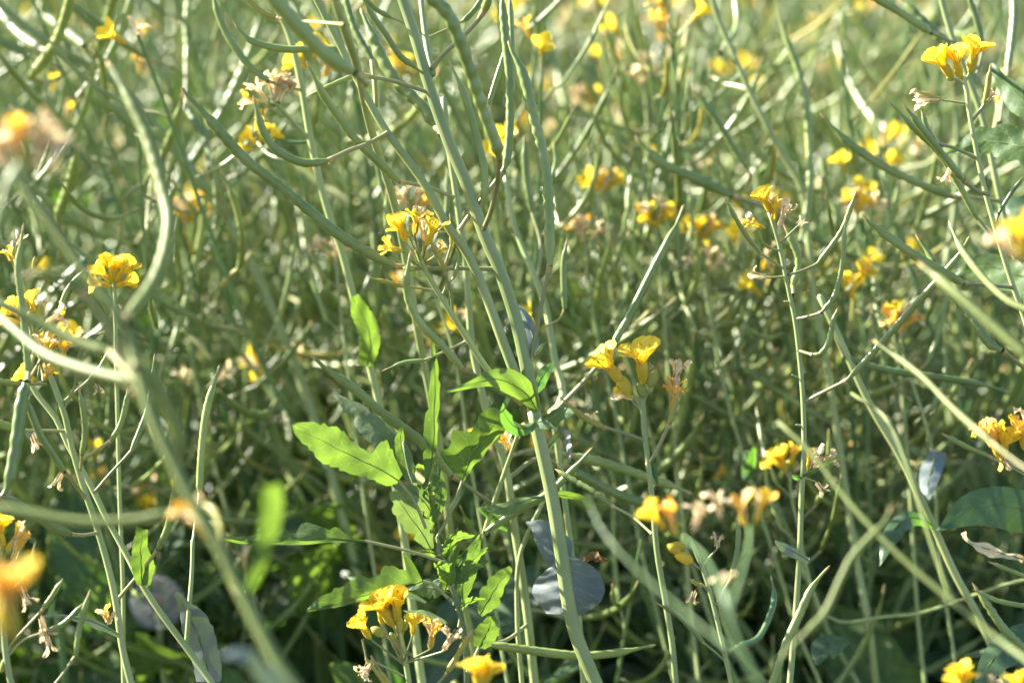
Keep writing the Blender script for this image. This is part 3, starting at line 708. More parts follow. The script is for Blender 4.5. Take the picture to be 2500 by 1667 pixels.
W.leaf([(1040, 1470), (980, 1440), (900, 1420), (840, 1405)], [4, 16, 14, 2], [4, 16, 14, 2], (.95, .97), face=50, **gl)
W.leaf([(1090, 1520), (1040, 1500), (985, 1490)], [4, 14, 2], [4, 16, 2], (.94, .95), face=45, teeth=.15, tn=5, **gl)

for k in range(26):
    t = rng.uniform(.05, 1); bx = float(np.interp(t, [0, .4, .7, 1], [1120, 1095, 1063, 1000])); by = float(np.interp(t, [0, .4, .7, 1], [1520, 1420, 1300, 1150]))
    an = rng.uniform(-1.9, 1.3) if k % 3 else rng.uniform(-.6, .6); ln = rng.uniform(60, 150) * (1.1 - .5 * t)
    dx, dy = math.sin(an), -math.cos(an); wd = ln * rng.uniform(.12, .22); dz = rng.uniform(-.03, .035)
    W.leaf([(bx + dx * ln * .12, by + dy * ln * .12), (bx + dx * ln * .5, by + dy * ln * .5 - 6), (bx + dx * ln, by + dy * ln + rng.uniform(-10, 25))], [2, wd, wd * 1.1, wd * .5, 2], [2, wd, wd * .9, wd * .5, 2], (.92, .92 + dz), face=rng.uniform(0, 55), teeth=.4, tn=6, fold=.2, pet=[(bx, by)], **gl)

# leaf with the tan dead patch belongs to a small shoot behind the weed
Sh = Plant('low shoot behind the weed whose single leaf has a tan dead patch', .97)
Sh.stem([(1280, 1720), (1262, 1500), (1268, 1350), (1330, 1215)], 16, 10, ground=.0)
Sh.leaf([(1338, 1210), (1290, 1218), (1230, 1240), (1172, 1240)], [4, 12, 22, 3], [4, 16, 26, 3], (.955, .945), face=50, m=M_SPOT, fold=.2)
Sh.leaf([(1345, 1205), (1390, 1212), (1446, 1224)], [6, 15, 2], [6, 10, 2], (.955, .96), face=45, m=M_GOOSE)

# J: flower head at the bottom
J = Plant('short rapeseed stem at the bottom with a full yellow flower head and green buds', .90)
J.stem([(1000, 1720), (994, 1664), (983, 1588), (974, 1545), (970, 1520)], 20, 13, ground=.02, seg=14)
for q in [(962, 1530, -30, 110, 'fresh'), (968, 1520, 2, 96, 'fresh'), (905, 1560, -30, 78, 'fresh'), (1008, 1550, 4, 58, 'fresh'), (1050, 1585, 8, 82, 'wilted'), (1080, 1590, 32, 76, 'dried'), (935, 1525, -8, 80, 'fresh')]: J.flower(*q, d=.895 + rng.normal(0, .005), tilt=.35, stalk=[(984, 1620)])
for q in [(972, 1545, 5, 40, 26), (938, 1550, -60, 38, 24), (965, 1565, -30, 26, 15), (985, 1540, 18, 34, 18)]: J.bud(*q, stalk=[(978, 1580)])
J.flower(905, 1610, 205, 58, 'dried', stalk=[(985, 1650)]); J.flower(915, 1615, 225, 48, 'dried')
J.pod([(1093, 1639), (1120, 1595), (1154, 1537)], [(1000, 1720), (1070, 1667)], 16, (.90, .89, .89), m=M_PODY)
J.pod([(895, 1610), (920, 1640), (955, 1690)], [(885, 1560)], 12, m=M_PODY)
J.pod([(930, 1640), (958, 1680), (985, 1720)], [(905, 1600)], 13, m=M_PODY)

# K: stem behind at left of centre with one translucent leaf
Kp = Plant('pale stem left of centre with a narrow glowing toothed leaf halfway up', 1.0)
Kp.stem([(1010, 1500), (960, 1150), (928, 986), (903, 892), (862, 735), (830, 600), (811, 545), (782, 436), (756, 327), (735, 218), (709, 102), (684, 33), (650, -40)], 22, 16, ground=.05, ridge=.05)
Kp.leaf([(895, 893), (905, 850), (898, 800), (880, 760), (866, 722)], [24, 30, 26, 26, 12], [14, 22, 28, 24, 10], (.995, .98), face=12, m=M_GOOSE, teeth=.15, tn=10, fold=.1)
Kp.branch([(753, 342), (710, 295), (668, 247)], 11, 9, (1.0, .99))
for q in [(672, 245, 2, 76, 'dried'), (678, 248, 14, 70, 'dried'), (684, 250, 30, 66, 'dried'), (655, 250, -38, 70, 'dried'), (640, 252, -80, 62, 'wilted'), (668, 235, 25, 60, 'wilted'), (640, 262, 180, 40, 'wilted'), (668, 240, -10, 60, 'dried')]: Kp.flower(*q, d=.99, stalk=[(675, 258)])
Kp.branch([(700, 390), (655, 375), (630, 350)], 9, 8, (1.0, 1.03))
for q in [(628, 355, -45, 52, 'fresh'), (635, 350, 5, 56, 'fresh'), (645, 352, 45, 55, 'fresh'), (620, 365, -80, 44, 'fresh')]: Kp.flower(*q, d=1.04)
Kp.leaf([(753, 345), (712, 347), (668, 338)], [6, 8, 2], [5, 8, 2], face=40)
Kp.pod([(836, 122), (760, 120), (691, 120), (618, 102), (585, 75), (570, 52)], [(884, 205), (870, 150)], 18, (.96, .95, .95), lump=.05)
Kp.pod([(653, 198), (611, 164), (564, 102), (538, 50), (524, 5), (520, -40)], [(735, 220), (700, 212)], 18, (1.0, .98, .98))
for q in [(745, 160, -30, 62, 'fresh'), (765, 150, 20, 66, 'fresh'), (750, 165, -70, 58, 'fresh'), (790, 190, 30, 50, 'wilted')]: Kp.flower(*q, d=1.05)

# the big soft pod at the top
L1 = Plant('near soft-focus pod-bearing plant hanging its pods into the top edge left of centre', .80)
L1.stem([(1180, 1720), (1110, 1350), (1040, 900), (960, 500), (905, 300), (872, 180), (850, 100), (800, -80)], 20, 18, ground=.05, d=(1.06, .83))
L1.pod([(862, 176), (800, 138), (749, 88), (691, 24), (640, -40), (600, -100)], [(893, 205)], 38, (.83, .80, .78), lump=.05)
L1.pod([(676, 44), (640, 30), (604, -4), (570, -40)], [(840, 60), (740, 52)], 15, (.83, .9, .9), m=M_PODY)

# L: background lodged stems, upper left
L = Plant('long lodged stem slanting across the upper left, blurred, with pale lit pods', 1.14)
L.stem([(900, 1500), (760, 1000), (640, 700), (520, 480), (400, 330), (291, 211), (200, 150), (91, 84), (0, 12), (-60, -40)], 24, 18, ground=.08)
for pl, ped, wd in [
    ([(73, 189), (109, 145), (142, 91), (171, 0), (180, -60)], [(200, 155), (120, 200)], 26),
    ([(233, 135), (255, 73), (276, 0), (290, -50)], [(250, 180)], 25),
    ([(455, 156), (458, 120), (455, 73), (460, 0), (465, -60)], [(420, 350), (450, 250)], 20),
    ([(364, 545), (418, 473), (491, 364), (564, 236), (618, 109), (640, 18), (650, -40)], [(330, 600)], 25),
    ([(364, 142), (313, 113), (255, 65), (178, 4)], [(470, 200), (420, 165)], 17),
    ([(520, 480), (455, 415), (400, 332), (345, 318), (291, 276), (218, 211)], [(560, 540)], 22),
    ([(520, 430), (505, 350), (470, 290), (450, 235)], [(560, 520), (535, 470)], 22),
    ([(205, 112), (170, 85), (130, 55), (95, 32)], [(250, 180)], 24),
    ([(100, 120), (60, 95), (25, 62), (-10, 15)], [(170, 150)], 26),
    ([(140, 530), (160, 480), (180, 420), (190, 350)], [(150, 640)], 30),
    ([(725, 600), (702, 540), (690, 500), (665, 450)], [(740, 660)], 20)]:
    L.pod(pl, ped, wd, (1.14, 1.14 + rng.normal(0, .03), 1.14 + rng.normal(0, .05)))
for q in [(345, 180, -10, 55, 'wilted'), (355, 190, 10, 48, 'dried'), (130, 225, 5, 50, 'fresh'), (160, 300, 10, 60, 'wilted'), (480, 520, -10, 62, 'wilted'), (500, 530, 40, 55, 'dried'), (455, 525, -50, 52, 'wilted')]: L.flower(*q, d=1.2)

# M: small plant with one full yellow flower head among the blurred stems at left
Mm = Plant('single bright yellow flower head among the blurred left stems', .965)
Mm.stem([(300, 1400), (290, 1150), (284, 900), (281, 720), (278, 690)], 13, 9, ground=.02)
for q in [(276, 690, -45, 72, 'fresh'), (278, 690, -5, 74, 'fresh'), (280, 690, 40, 76, 'fresh'), (272, 700, -75, 62, 'fresh'), (284, 700, 70, 58, 'fresh'), (276, 685, 15, 66, 'fresh')]: Mm.flower(*q, d=.965, tilt=.35, stalk=[(281, 715)])

# N: near blurred stems lower right
N = Plant('near blurred green stem crossing the lower right with a curved pod', .62); N.m = M_STEMF
N.stem([(1880, 1740), (1850, 1660), (1806, 1570), (1777, 1479), (1765, 1430)], 22, 13, ground=.03, d=(.60, .62))
N.branch([(1800, 1600), (1720, 1535), (1650, 1470), (1570, 1400), (1500, 1330), (1458, 1275), (1430, 1215)], 8, 3, (.62, .68))
N.pod([(1800, 1578), (1846, 1562), (1872, 1520), (1890, 1461), (1882, 1404)], [(1770, 1592)], 18, (.74, .86, .90), lump=.05)
N.flower(1770, 1450, -8, 60, 'dried', d=.72)
for q in [(1650, 1310, -15, 100, 'wilted'), (1690, 1300, 20, 90, 'dried'), (1820, 1285, -12, 90, 'wilted'), (1845, 1280, 15, 92, 'wilted'), (1625, 1295, -40, 85, 'fresh'), (1760, 1270, -10, 80, 'dried')]: N.flower(*q, d=.76)
N.branch([(1778, 1490), (1740, 1400), (1710, 1345), (1660, 1310)], 10, 7, (.62, .70))
N.branch([(1778, 1490), (1810, 1400), (1830, 1330), (1830, 1285)], 10, 7, (.62, .70))

# Q: thick diagonal stem lower right
Q = Plant('thick blurred stem running diagonally to the lower right corner', .76); Q.m = M_NEAR
Q.stem([(2580, 1670), (2500, 1606), (2450, 1570), (2341, 1479), (2232, 1388), (2141, 1301), (2060, 1210), (1985, 1110), (1900, 1030)], 20, 10, ground=.05, d=(.68, .76))
Q.pod([(1966, 1546), (2014, 1497), (2055, 1410), (2085, 1355), (2155, 1279), (2180, 1230)], [(1900, 1610)], 19, (.70, .71, .72), lump=.03)
Q.branch([(2330, 1470), (2180, 1060), (2080, 960)], 12, 8, (.76, .82))

# Sx: near orange blossom cut by the right edge
Sx = Plant('out of focus plant at the right edge with one orange blossom and grey-green pods', .66); Sx.m = M_NEAR
Sx.stem([(2600, 1740), (2580, 1300), (2560, 950), (2530, 750), (2505, 640)], 26, 16, ground=.02)
for q in [(2500, 640, -10, 130, 'fresh'), (2490, 640, -40, 105, 'dried'), (2520, 620, 15, 120, 'fresh')]: Sx.flower(*q, d=.66)
Sx.pod([(2520, 880), (2430, 800), (2350, 730), (2290, 680), (2240, 640)], [(2565, 960)], 26, (.66, .72, .75), lump=.03)
Sx.pod([(2540, 770), (2470, 740), (2421, 700), (2377, 650), (2341, 597), (2316, 540)], [(2560, 800)], 20, (.70, .85, .89), lump=.05)
Sx.pod([(2420, 1080), (2330, 1000), (2240, 910), (2130, 830)], [(2570, 1180), (2500, 1140)], 14, (.70, .74, .80), lump=.03)

T = Plant('single bright yellow blossom rising over the bottom edge', .80)
T.stem([(1178, 1800), (1172, 1720), (1170, 1690)], 14, 10, ground=.01)
for q in [(1172, 1685, -14, 88, 'fresh'), (1178, 1685, 22, 88, 'fresh'), (1174, 1690, 2, 80, 'fresh')]: T.flower(*q, d=.80)
T.bud(1110, 1690, 2, 30, 22, stalk=[(1170, 1740)])
U = Plant('two soft yellow blossoms low in the right-hand corner', .80)
U.stem([(2400, 1800), (2390, 1730), (2370, 1700)], 14, 10, ground=.01)
for q in [(2350, 1690, -10, 80, 'fresh'), (2345, 1690, 18, 70, 'fresh'), (2355, 1695, -35, 66, 'fresh'), (2482, 1705, -5, 72, 'fresh'), (2490, 1705, 20, 70, 'fresh'), (2420, 1685, 5, 40, 'dried')]: U.flower(*q, d=.80, stalk=[(2390, 1740)])

# V: long pods behind the central plant, right
V = Plant('arching rapeseed branch behind the two orange-yellow trumpet flowers', .985)
V.stem([(1430, 1720), (1390, 1300), (1360, 1080), (1345, 1010)], 18, 14, ground=.02)
V.pod([(1492, 848), (1539, 768), (1594, 659), (1630, 590), (1652, 548), (1670, 500)], [(1345, 1015), (1375, 983), (1440, 915)], 21, (.985, .975, .99), lump=.04, pw=11)
V.branch([(1345, 1010), (1375, 968), (1354, 877), (1335, 761), (1303, 670), (1255, 550), (1232, 420)], 20, 12, (.985, 1.03))
V.pod([(1379, 755), (1376, 690), (1376, 640), (1385, 582)], [(1334, 796), (1365, 780)], 15, (1.0, .985, .985), lump=.05)
V.pod([(1300, 520), (1285, 430), (1280, 330)], [(1310, 690), (1320, 600)], 18, (1.02, 1.03, 1.03))
V.pod([(1345, 440), (1358, 390), (1350, 340)], [(1335, 500)], 12, (1.03, 1.03, 1.03))
V.leaf([(1325, 1110), (1370, 1060), (1385, 1085), (1390, 1130)], [8, 14, 12, 2], [8, 12, 10, 2], (.985, .96), face=45, m=M_LEAFB)

# X: right mid stem with hanging grey leaves
X = Plant('slanting stem at lower right with drooping grey-green leaves lit from behind', 1.0)
X.stem([(2460, 1680), (2399, 1526), (2334, 1406), (2286, 1301), (2239, 1199), (2188, 1097), (2130, 1000), (2060, 850), (2000, 720)], 24, 15, ground=.04)
X.leaf([(2280, 1285), (2245, 1265), (2205, 1270), (2170, 1310), (2148, 1382)], [8, 18, 26, 22, 2], [8, 16, 22, 18, 2], (1.0, .96), face=35, fold=.2)
X.leaf([(2290, 1100), (2275, 1140), (2265, 1180), (2268, 1220)], [22, 26, 22, 3], [16, 26, 20, 3], (1.03, 1.0), face=25, m=M_LEAFB)
X.leaf([(2560, 1260), (2460, 1235), (2370, 1240), (2290, 1295)], [46, 60, 44, 4], [40, 48, 36, 4], (.99, .95), face=15, m=M_DARKL, fold=.1)
X.leaf([(2500, 1365), (2430, 1345), (2370, 1325), (2350, 1300)], [6, 14, 12, 3], [6, 12, 14, 5], (.97, .96), face=35, m=M_DRY, ripple=.3)
X.leaf([(2580, 1540), (2500, 1560), (2430, 1600), (2380, 1690)], [20, 40, 44, 10], [30, 44, 30, 8], (.96, .93), face=35, m=M_LEAF, fold=.15)
X.leaf([(2550, 1660), (2450, 1590), (2350, 1600)], [12, 22, 3], [12, 20, 3], (1.0, 1.02), face=45)
X.pod([(2060, 870), (2150, 900), (2280, 920), (2380, 935), (2470, 960)], [(2030, 800)], 18, (1.0, 1.0, 1.0))
X.leaf([(2070, 1560), (2010, 1580), (1995, 1620)], [10, 34, 4], [10, 30, 4], (1.02, 1.0), face=30)
X.leaf([(1820, 1100), (1830, 1160), (1838, 1110), (1842, 1090)], [8, 22, 18, 3], [8, 22, 18, 3], (1.05, 1.04), face=30)

# Y: hanging flowers at the right edge
Y = Plant('plant at the right edge with a drooping crumpled yellow flower and thin dark pods', .90)
Y.stem([(2570, 1740), (2545, 1500), (2530, 1300), (2520, 1150), (2512, 1060)], 20, 12, ground=.0)
for q in [(2440, 1120, -18, 105, 'wilted'), (2445, 1125, 10, 92, 'fresh'), (2425, 1095, -30, 80, 'wilted'), (2440, 1100, 165, 50, 'wilted'), (2502, 1100, -12, 95, 'wilted'), (2500, 1060, 5, 80, 'dried')]: Y.flower(*q, d=.895, tilt=.2, stalk=[(2515, 1150)])
Y.pod([(2412, 1112), (2365, 1093), (2330, 1075), (2297, 1057)], [(2520, 1170), (2460, 1135)], 13, (.90, .89, .885))
Y.pod([(2515, 1412), (2470, 1394), (2412, 1370)], [(2535, 1420)], 11, (.90, .89, .89))
Y.pod([(2520, 1482), (2450, 1470), (2410, 1456), (2374, 1437)], [(2535, 1488)], 13, (.90, .89, .89))
Y.pod([(2510, 1590), (2450, 1533), (2420, 1490), (2393, 1450), (2374, 1422)], [(2545, 1620)], 20, (.90, .89, .89), lump=.16)

Z = Plant('pale seedpod stem crossing in front of the thin upright stem at the bottom', .90)
Z.stem([(1850, 1800), (1868, 1720), (1878, 1690)], 16, 13, ground=-.02)
Z.pod([(1878, 1690), (1896, 1640), (1919, 1570), (1950, 1503), (1978, 1442), (2000, 1410), (2026, 1380)], None, 23, (.90, .90, .905), lump=.08)

AA = Plant('small leaning stem with yellow buds left of the thin upright stem', .895)
AA.stem([(1800, 1740), (1785, 1664), (1755, 1533), (1737, 1461), (1715, 1388), (1688, 1325), (1682, 1310)], 16, 10, ground=.02)
AA.bud(1672, 1335, -75, 34, 20, m=M_CALYX); AA.bud(1690, 1372, -62, 50, 28, m=M_CALYX, stalk=[(1708, 1388)]); AA.bud(1680, 1322, -30, 26, 20); AA.bud(1662, 1348, -60, 40, 26, m=M_CALYX)
AA.pod([(1785, 1412), (1799, 1352), (1803, 1300), (1803, 1262)], [(1746, 1476), (1768, 1440)], 14)
AA.pod([(1719, 1430), (1700, 1424), (1683, 1412)], [(1726, 1440)], 11, m=M_PODY)
AA.flower(1750, 1340, 5, 40, 'dried', stalk=[(1714, 1380)]); AA.flower(1698, 1440, 200, 36, 'dried')
AA.pod([(1715, 1566), (1685, 1530), (1650, 1497), (1600, 1470)], [(1772, 1615), (1745, 1590)], 14)

# AB: blurred pods upper right
AB = Plant('tall blurred stem at upper right with one long hanging pale pod', 1.09)
AB.stem([(2080, 1300), (2020, 900), (1985, 700), (1959, 473), (1904, 364), (1832, 225), (1785, 120), (1748, 36), (1730, -40)], 18, 13, ground=.05)
AB.pod([(1955, 590), (1972, 509), (1978, 430), (1976, 364), (1970, 270), (1948, 170), (1912, 73), (1890, -20)], [(1985, 680)], 22, (1.09, 1.08, 1.10))
AB.pod([(1817, 404), (1790, 360), (1759, 309), (1725, 260), (1690, 215)], [(1822, 450), (1830, 425)], 17, (1.09, 1.06, 1.06))
AB.pod([(1832, 222), (1800, 212), (1770, 206), (1735, 185)], [(1845, 245)], 16, (1.09, 1.1, 1.12))
AB.pod([(1770, 110), (1795, 80), (1800, 40), (1790, -30)], [(1760, 130)], 18, (1.09, 1.15, 1.18))
AB.pod([(1785, 478), (1723, 447), (1650, 415), (1590, 380), (1550, 330)], [(1965, 540), (1870, 505)], 26, (1.09, 1.06, 1.06))
AC = Plant('blurred pods fanning out behind the right-hand yellow flowers', 1.02)
AC.stem([(2560, 1000), (2500, 700), (2440, 480), (2400, 300), (2360, 180), (2330, 100), (2300, 0), (2290, -60)], 18, 14, ground=.03)
AC.pod([(2323, 480), (2250, 451), (2159, 407), (2068, 345), (2003, 276)], [(2440, 490), (2380, 483)], 20, (1.02, 1.01, 1.01))
AC.pod([(2272, 80), (2195, 29), (2141, -2), (2090, -30)], [(2330, 105)], 19, (1.02, .98, .97))
AC.pod([(2325, 118), (2275, 75), (2230, 30), (2190, -8)], [(2345, 140)], 25, (1.02, 1.05, 1.06))
AC.pod([(2460, 170), (2470, 100), (2475, 30), (2470, -40)], [(2440, 300), (2450, 230)], 22, (1.05, 1.08, 1.1))
AC.pod([(2400, 120), (2390, 70), (2375, 20), (2355, -30)], [(2385, 180)], 16, (1.02, 1.02, 1.02))
AC.pod([(2440, 255), (2450, 200), (2465, 150)], [(2425, 330)], 26, (1.03, 1.1, 1.1), m=M_PODY)

# slender flowering tips that stand out of focus behind the front row
f_, w_f, d_f = 'fresh', 'wilted', 'dried'
for px, py, d, kinds, lab in [
        (1432, 262, 1.34, [d_f, d_f, d_f, f_, f_, w_f], 'blurred cream and yellow flower tip right of the tallest stem, upper third'),
        (1572, 200, 1.16, [d_f, d_f, d_f], 'lone withered cream flower tip above the right-of-centre blooms'),
        (1476, 470, 1.13, [f_, f_, d_f, d_f, w_f], 'blurred yellow flower tip with a faded grey top, right of the central pods'),
        (1600, 552, 1.10, [f_, w_f, d_f, f_], 'blurred orange-yellow flower tip above the two trumpet flowers'),
        (1428, 590, 1.10, [w_f, w_f, d_f], 'small orange blurred flower tip close right of the long vertical pod'),
        (2090, 520, 1.10, [d_f, w_f, d_f, f_, d_f], 'blurred faded flower tip between the curved beaded pods and right edge'),
        (1716, 590, 1.14, [f_, f_, w_f], 'plain yellow blurred flower tip left of the thin upright stem'),
        (1722, 668, 1.10, [d_f, d_f, d_f], 'pinkish withered flower tip left of the thin upright stem'),
        (2205, 800, 1.06, [w_f, f_, d_f, w_f], 'blurred yellow flower tip inside the angle of the right-hand pods'),
        (1932, 1150, 1.04, [f_, f_, w_f, d_f], 'blurred yellow flower tip low behind the thin upright stem'),
        (988, 190, 1.22, [f_, f_, w_f], 'blurred yellow flower tip left of the tallest stem near the top'),
        (1000, 510, 1.03, [d_f, d_f, d_f, w_f], 'faded cream flower tip just behind the central flower head'),
        (822, 640, 1.08, [d_f, d_f, d_f], 'grey-white withered flower tip behind the long slanting pod'),
        (455, 545, 1.16, [w_f, d_f, d_f, w_f], 'blurred tan and orange flower tip at left above the dark leaves'),
        (1800, 190, 1.7, [f_, f_, f_, w_f], 'far blurred yellow flower tip at upper right beside the hanging pod'),
        (2000, 70, 1.9, [f_, f_, f_, w_f, d_f], 'far blurred yellow flower tip at the top edge, right')]:
    fp = Plant(lab, d, group='blurred flowering tips behind the front row')
    fp.stem([(px + rng.uniform(80, 420), 1500), (px + rng.uniform(10, 110), py + 350), (px + 8, py + 90), (px, py)], 11, 7, ground=.03, seg=8, ridge=0)
    for k, kd in enumerate(kinds):
        fp.flower(px + rng.uniform(-14, 14), py - rng.uniform(-10, 14), -70 + 140 * (k + .5) / len(kinds), rng.uniform(62, 84) / d, kd, tilt=.3, stalk=[(px, py + 24)])
    for k in range(3): fp.bud(px + rng.uniform(-12, 12), py - 4, rng.uniform(-40, 40), 24, 14)
    for k in range(4):
        yy = py + 70 + k * 55; sg = 1 if k % 2 else -1
        xx = np.interp(yy, [py, py + 350], [px, px + 40])
        fp.pod([(xx + sg * 45, yy - 40), (xx + sg * 75, yy - 120), (xx + sg * rng.uniform(60, 110), yy - 230)], [(xx, yy)], 13, (d, d, d + rng.normal(0, .02)))

# blurred seed head low at left
def seed_head():
    c = P(384, 1470, 1.13)
    e = root_empty('seed_head', 'fluffy grey-white seed clock, blurred, low at the left behind the stems', 'seed head', (c[0], c[1], 0))
    o = np.array([c[0], c[1], 0])
    m = MB(); tube(m, smooth([o, o + [.005, 0, c[2] * .5], c], 20), .0016, M_STEM, 7); obj('stalk', m, e, o)
    m = MB(); tube(m, c + np.array([0, 0, 1]) * np.linspace(-.004, .004, 7)[:, None], .0035 * np.array([.3, .8, 1, 1, 1, .8, .2]), M_BROWN, 8); obj('seed_core', m, e, o)
    m = MB()
    for k in range(130):
        z = 1 - 2 * (k + .5) / 130; a = k * 2.39996
        d = np.array([math.sqrt(1 - z * z) * math.cos(a), math.sqrt(1 - z * z) * math.sin(a), z])
        tube(m, np.array([c + d * .003, c + d * .011]), .00008, M_FLUFF, 3)
        X_ = perp(d); Y_ = np.cross(d, X_)
        for q in range(6):
            v = nrm(d * .6 + X_ * math.cos(q * 1.05) + Y_ * math.sin(q * 1.05))
            tube(m, np.array([c + d * .011, c + d * .011 + v * .0045]), .00007, M_FLUFF, 3)
    obj('fluff', m, e, o, kind='stuff')
seed_head()

# ------------------------------------------------------------------ the field behind
def kit_pod(lo, yellow=False):
    L = rng.uniform(.055, .095); pd = rng.uniform(.014, .024)
    a0 = rng.uniform(.2, .9); cur = rng.uniform(.15, 1.1); side = rng.normal(0, .2)
    s = np.linspace(0, 1, 10)
    el = a0 + cur * s
    d = np.stack([np.cos(el) * np.cos(side * s), np.cos(el) * np.sin(side * s), np.sin(el)], 1)
    j = np.array([math.cos(a0 * .7), 0, math.sin(a0 * .7)]) * pd
    c = j + np.vstack([[0, 0, 0], np.cumsum(d[:-1], 0)]) * L / 9
    m = MB()
    seg, n = (4, 8) if lo else (7, 30)
    tube(m, smooth(np.array([[0, 0, 0], j * .5 + [0, 0, .001], j]), 3 if lo else 5), .0009, M_PED, 3 if lo else 5)
    pod_tube(m, smooth(c, n), rng.uniform(.0013, .0020), M_PODY if yellow else M_POD, seg)
    return m


def kit_flower(kind, lo):
    A = nrm(np.array([.55, rng.normal(0, .2), .8]))
    m = MB()
    B = A * .012
    tube(m, np.array([[0, 0, 0], B * .5 + [0, 0, .001], B]), .0006, M_PED, 4 if not lo else 3)
    c, p, s = flower_parts(B, A, rng.uniform(.011, .0145), kind, rng, True)
    for x in [c] + p: m.add_xf(x, np.eye(4))
    return m


def kit_leaf(small, lo):
    L = rng.uniform(.04, .075) if small else rng.uniform(.10, .19)
    s = np.linspace(0, 1, 7 if lo else 14)
    el = rng.uniform(.3, .9) - rng.uniform(.4, 1.9) * s
    d = np.stack([np.cos(el), .25 * np.sin(s * 3 + rng.uniform(0, 6)), np.sin(el)], 1)
    c = np.vstack([[0, 0, 0], np.cumsum(d[:-1], 0)]) * L / (len(s) - 1)
    W = L * (rng.uniform(.13, .2) if small else rng.uniform(.15, .25))
    hw = W * np.interp(s, [0, .12, .3, .55, .8, .93, 1], [.5 if small else .1, .55 if small else .16, .8, 1, .8, .45, .05]) * (1 + .12 * np.sin(s * 31))
    S0 = np.tile([0., 1, rng.normal(0, .3)], (len(s), 1))
    m = MB()
    u = rng.uniform()
    grid(m, leaf_sheet(c, hw, hw, S0, rng.uniform(.1, .35), .10, 3 if lo else 5), M_LEAF if u < .6 else (M_LEAFB if u < (.74 if small else .63) else M_GOOSE))
    return m


KIT = {}
for nm, f, cnt in (('pod', lambda lo: kit_pod(lo, False), 14), ('yellowing_pod', lambda lo: kit_pod(lo, True), 3),
                   ('flower', lambda lo: kit_flower('fresh', lo), 6), ('wilted_flower', lambda lo: kit_flower('wilted', lo), 5),
                   ('withered_flower', lambda lo: kit_flower('dried', lo), 5), ('upper_leaf', lambda lo: kit_leaf(True, lo), 6), ('leaf', lambda lo: kit_leaf(False, lo), 8)):
    KIT[nm] = {lo: [f(lo) for _ in range(cnt)] for lo in (False, True)}
KMESH = {nm: [m.mesh(nm) for m in KIT[nm][False]] for nm in KIT}


def basis(o, ax, out):
    ax = nrm(ax); out = nrm(out - ax * (out @ ax)); y = np.cross(ax, out)
    M = np.eye(4); M[:3, 0], M[:3, 1], M[:3, 2], M[:3, 3] = out, y, ax, o
    return M


def plant_spec(h, flw, r):
    """a rapeseed plant at the origin: axes (points, radii) and (kind, matrix) for everything set on them"""
    axes, items = [], []
    lean = r.normal(0, .27) - .12; la = r.uniform(-.7, .7)
    top = np.array([h * lean * math.cos(la), h * lean * math.sin(la) , h])
    b1 = np.array([r.normal(0, .02), r.normal(0, .02), h * .35])
    main = smooth([np.zeros(3), b1, top * .68 + [r.normal(0, .035), r.normal(0, .03), 0], top], 26)
    axes.append((main, np.linspace(.0030, .0011, 26)))
    sets = [(main, .52)]
    for k in range(r.integers(4, 7)):
        i = int(r.uniform(6, 15)); o = main[i]
        a = r.uniform(0, 6.28); ln = h * r.uniform(.35, .6)
        out = np.array([math.cos(a), math.sin(a), 0])
        e = r.uniform(.35, .7)
        q = smooth([o, o + (out * math.sin(e) + np.array([0, 0, 1]) * math.cos(e)) * ln * .45, o + out * ln * math.sin(e) * .75 + np.array([-.1 * r.uniform(), 0, .92]) * ln], 18)
        axes.append((q, np.linspace(.0020, .0009, 18)))
        sets.append((q, .38))
        items.append(('upper_leaf', basis(o, np.array([0, 0, 1.]), out)))
    for q, f0 in sets:
        L = np.linalg.norm(np.diff(q, axis=0), axis=1).sum()
        npod = int(L * (1 - f0) / .0225)
        T = nrm(np.gradient(q, axis=0))
        ph = r.uniform(0, 6.28)
        for k in range(npod):
            t = f0 + (1 - f0) * (k + r.uniform(-.3, .3)) / npod * .93
            i = min(int(max(t, 0) * (len(q) - 1)), len(q) - 2)
            fr = t * (len(q) - 1) - i
            o = q[i] * (1 - fr) + q[i + 1] * fr
            a = ph + k * 2.4 + r.normal(0, .3)
            X_ = perp(T[i]); Y_ = np.cross(T[i], X_)
            M = basis(o, T[i], X_ * math.cos(a) + Y_ * math.sin(a))
            s = r.uniform(.75, 1.15) * (1.0 if k < npod * .75 else .7)
            M[:3, :3] *= s
            items.append(('yellowing_pod' if (k > npod * .8 and r.uniform() < .4) else 'pod', M))
        nf = int(r.poisson(flw * (4.0 if f0 > .5 else 2.2)))
        for k in range(min(nf, 8)):
            t = 1 - r.uniform(0, .035) / L
            i = len(q) - 2
            o = q[-1] - T[-1] * r.uniform(0, .02)
            a = r.uniform(0, 6.28); X_ = perp(T[i]); Y_ = np.cross(T[i], X_)
            u = r.uniform()
            items.append(('flower' if u < .42 else 'wilted_flower' if u < .62 else 'withered_flower', basis(o, T[i], X_ * math.cos(a) + Y_ * math.sin(a))))
    for k in range(r.integers(7, 12)):
        i = int(r.uniform(1, 14)); a = r.uniform(0, 6.28)
        M = basis(main[i], np.array([0, 0, 1.]), np.array([math.cos(a), math.sin(a), 0]))
        M[:3, :3] *= r.uniform(.6, 1.1) * (1 - i / 34)
        items.append(('leaf', M))
    return axes, items


def joined(axes, items, mb, mx=np.eye(4), lo=True, r=rng):
    for q, rad in axes:
        p = q[::3] if lo else q
        if lo: p = np.vstack([p, q[-1]])
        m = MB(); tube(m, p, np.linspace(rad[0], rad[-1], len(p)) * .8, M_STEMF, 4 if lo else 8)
        mb.add_xf(m, mx)
    for nm, M in items:
        k = KIT[nm][lo]
        mb.add_xf(k[int(r.integers(len(k)))], mx @ M)


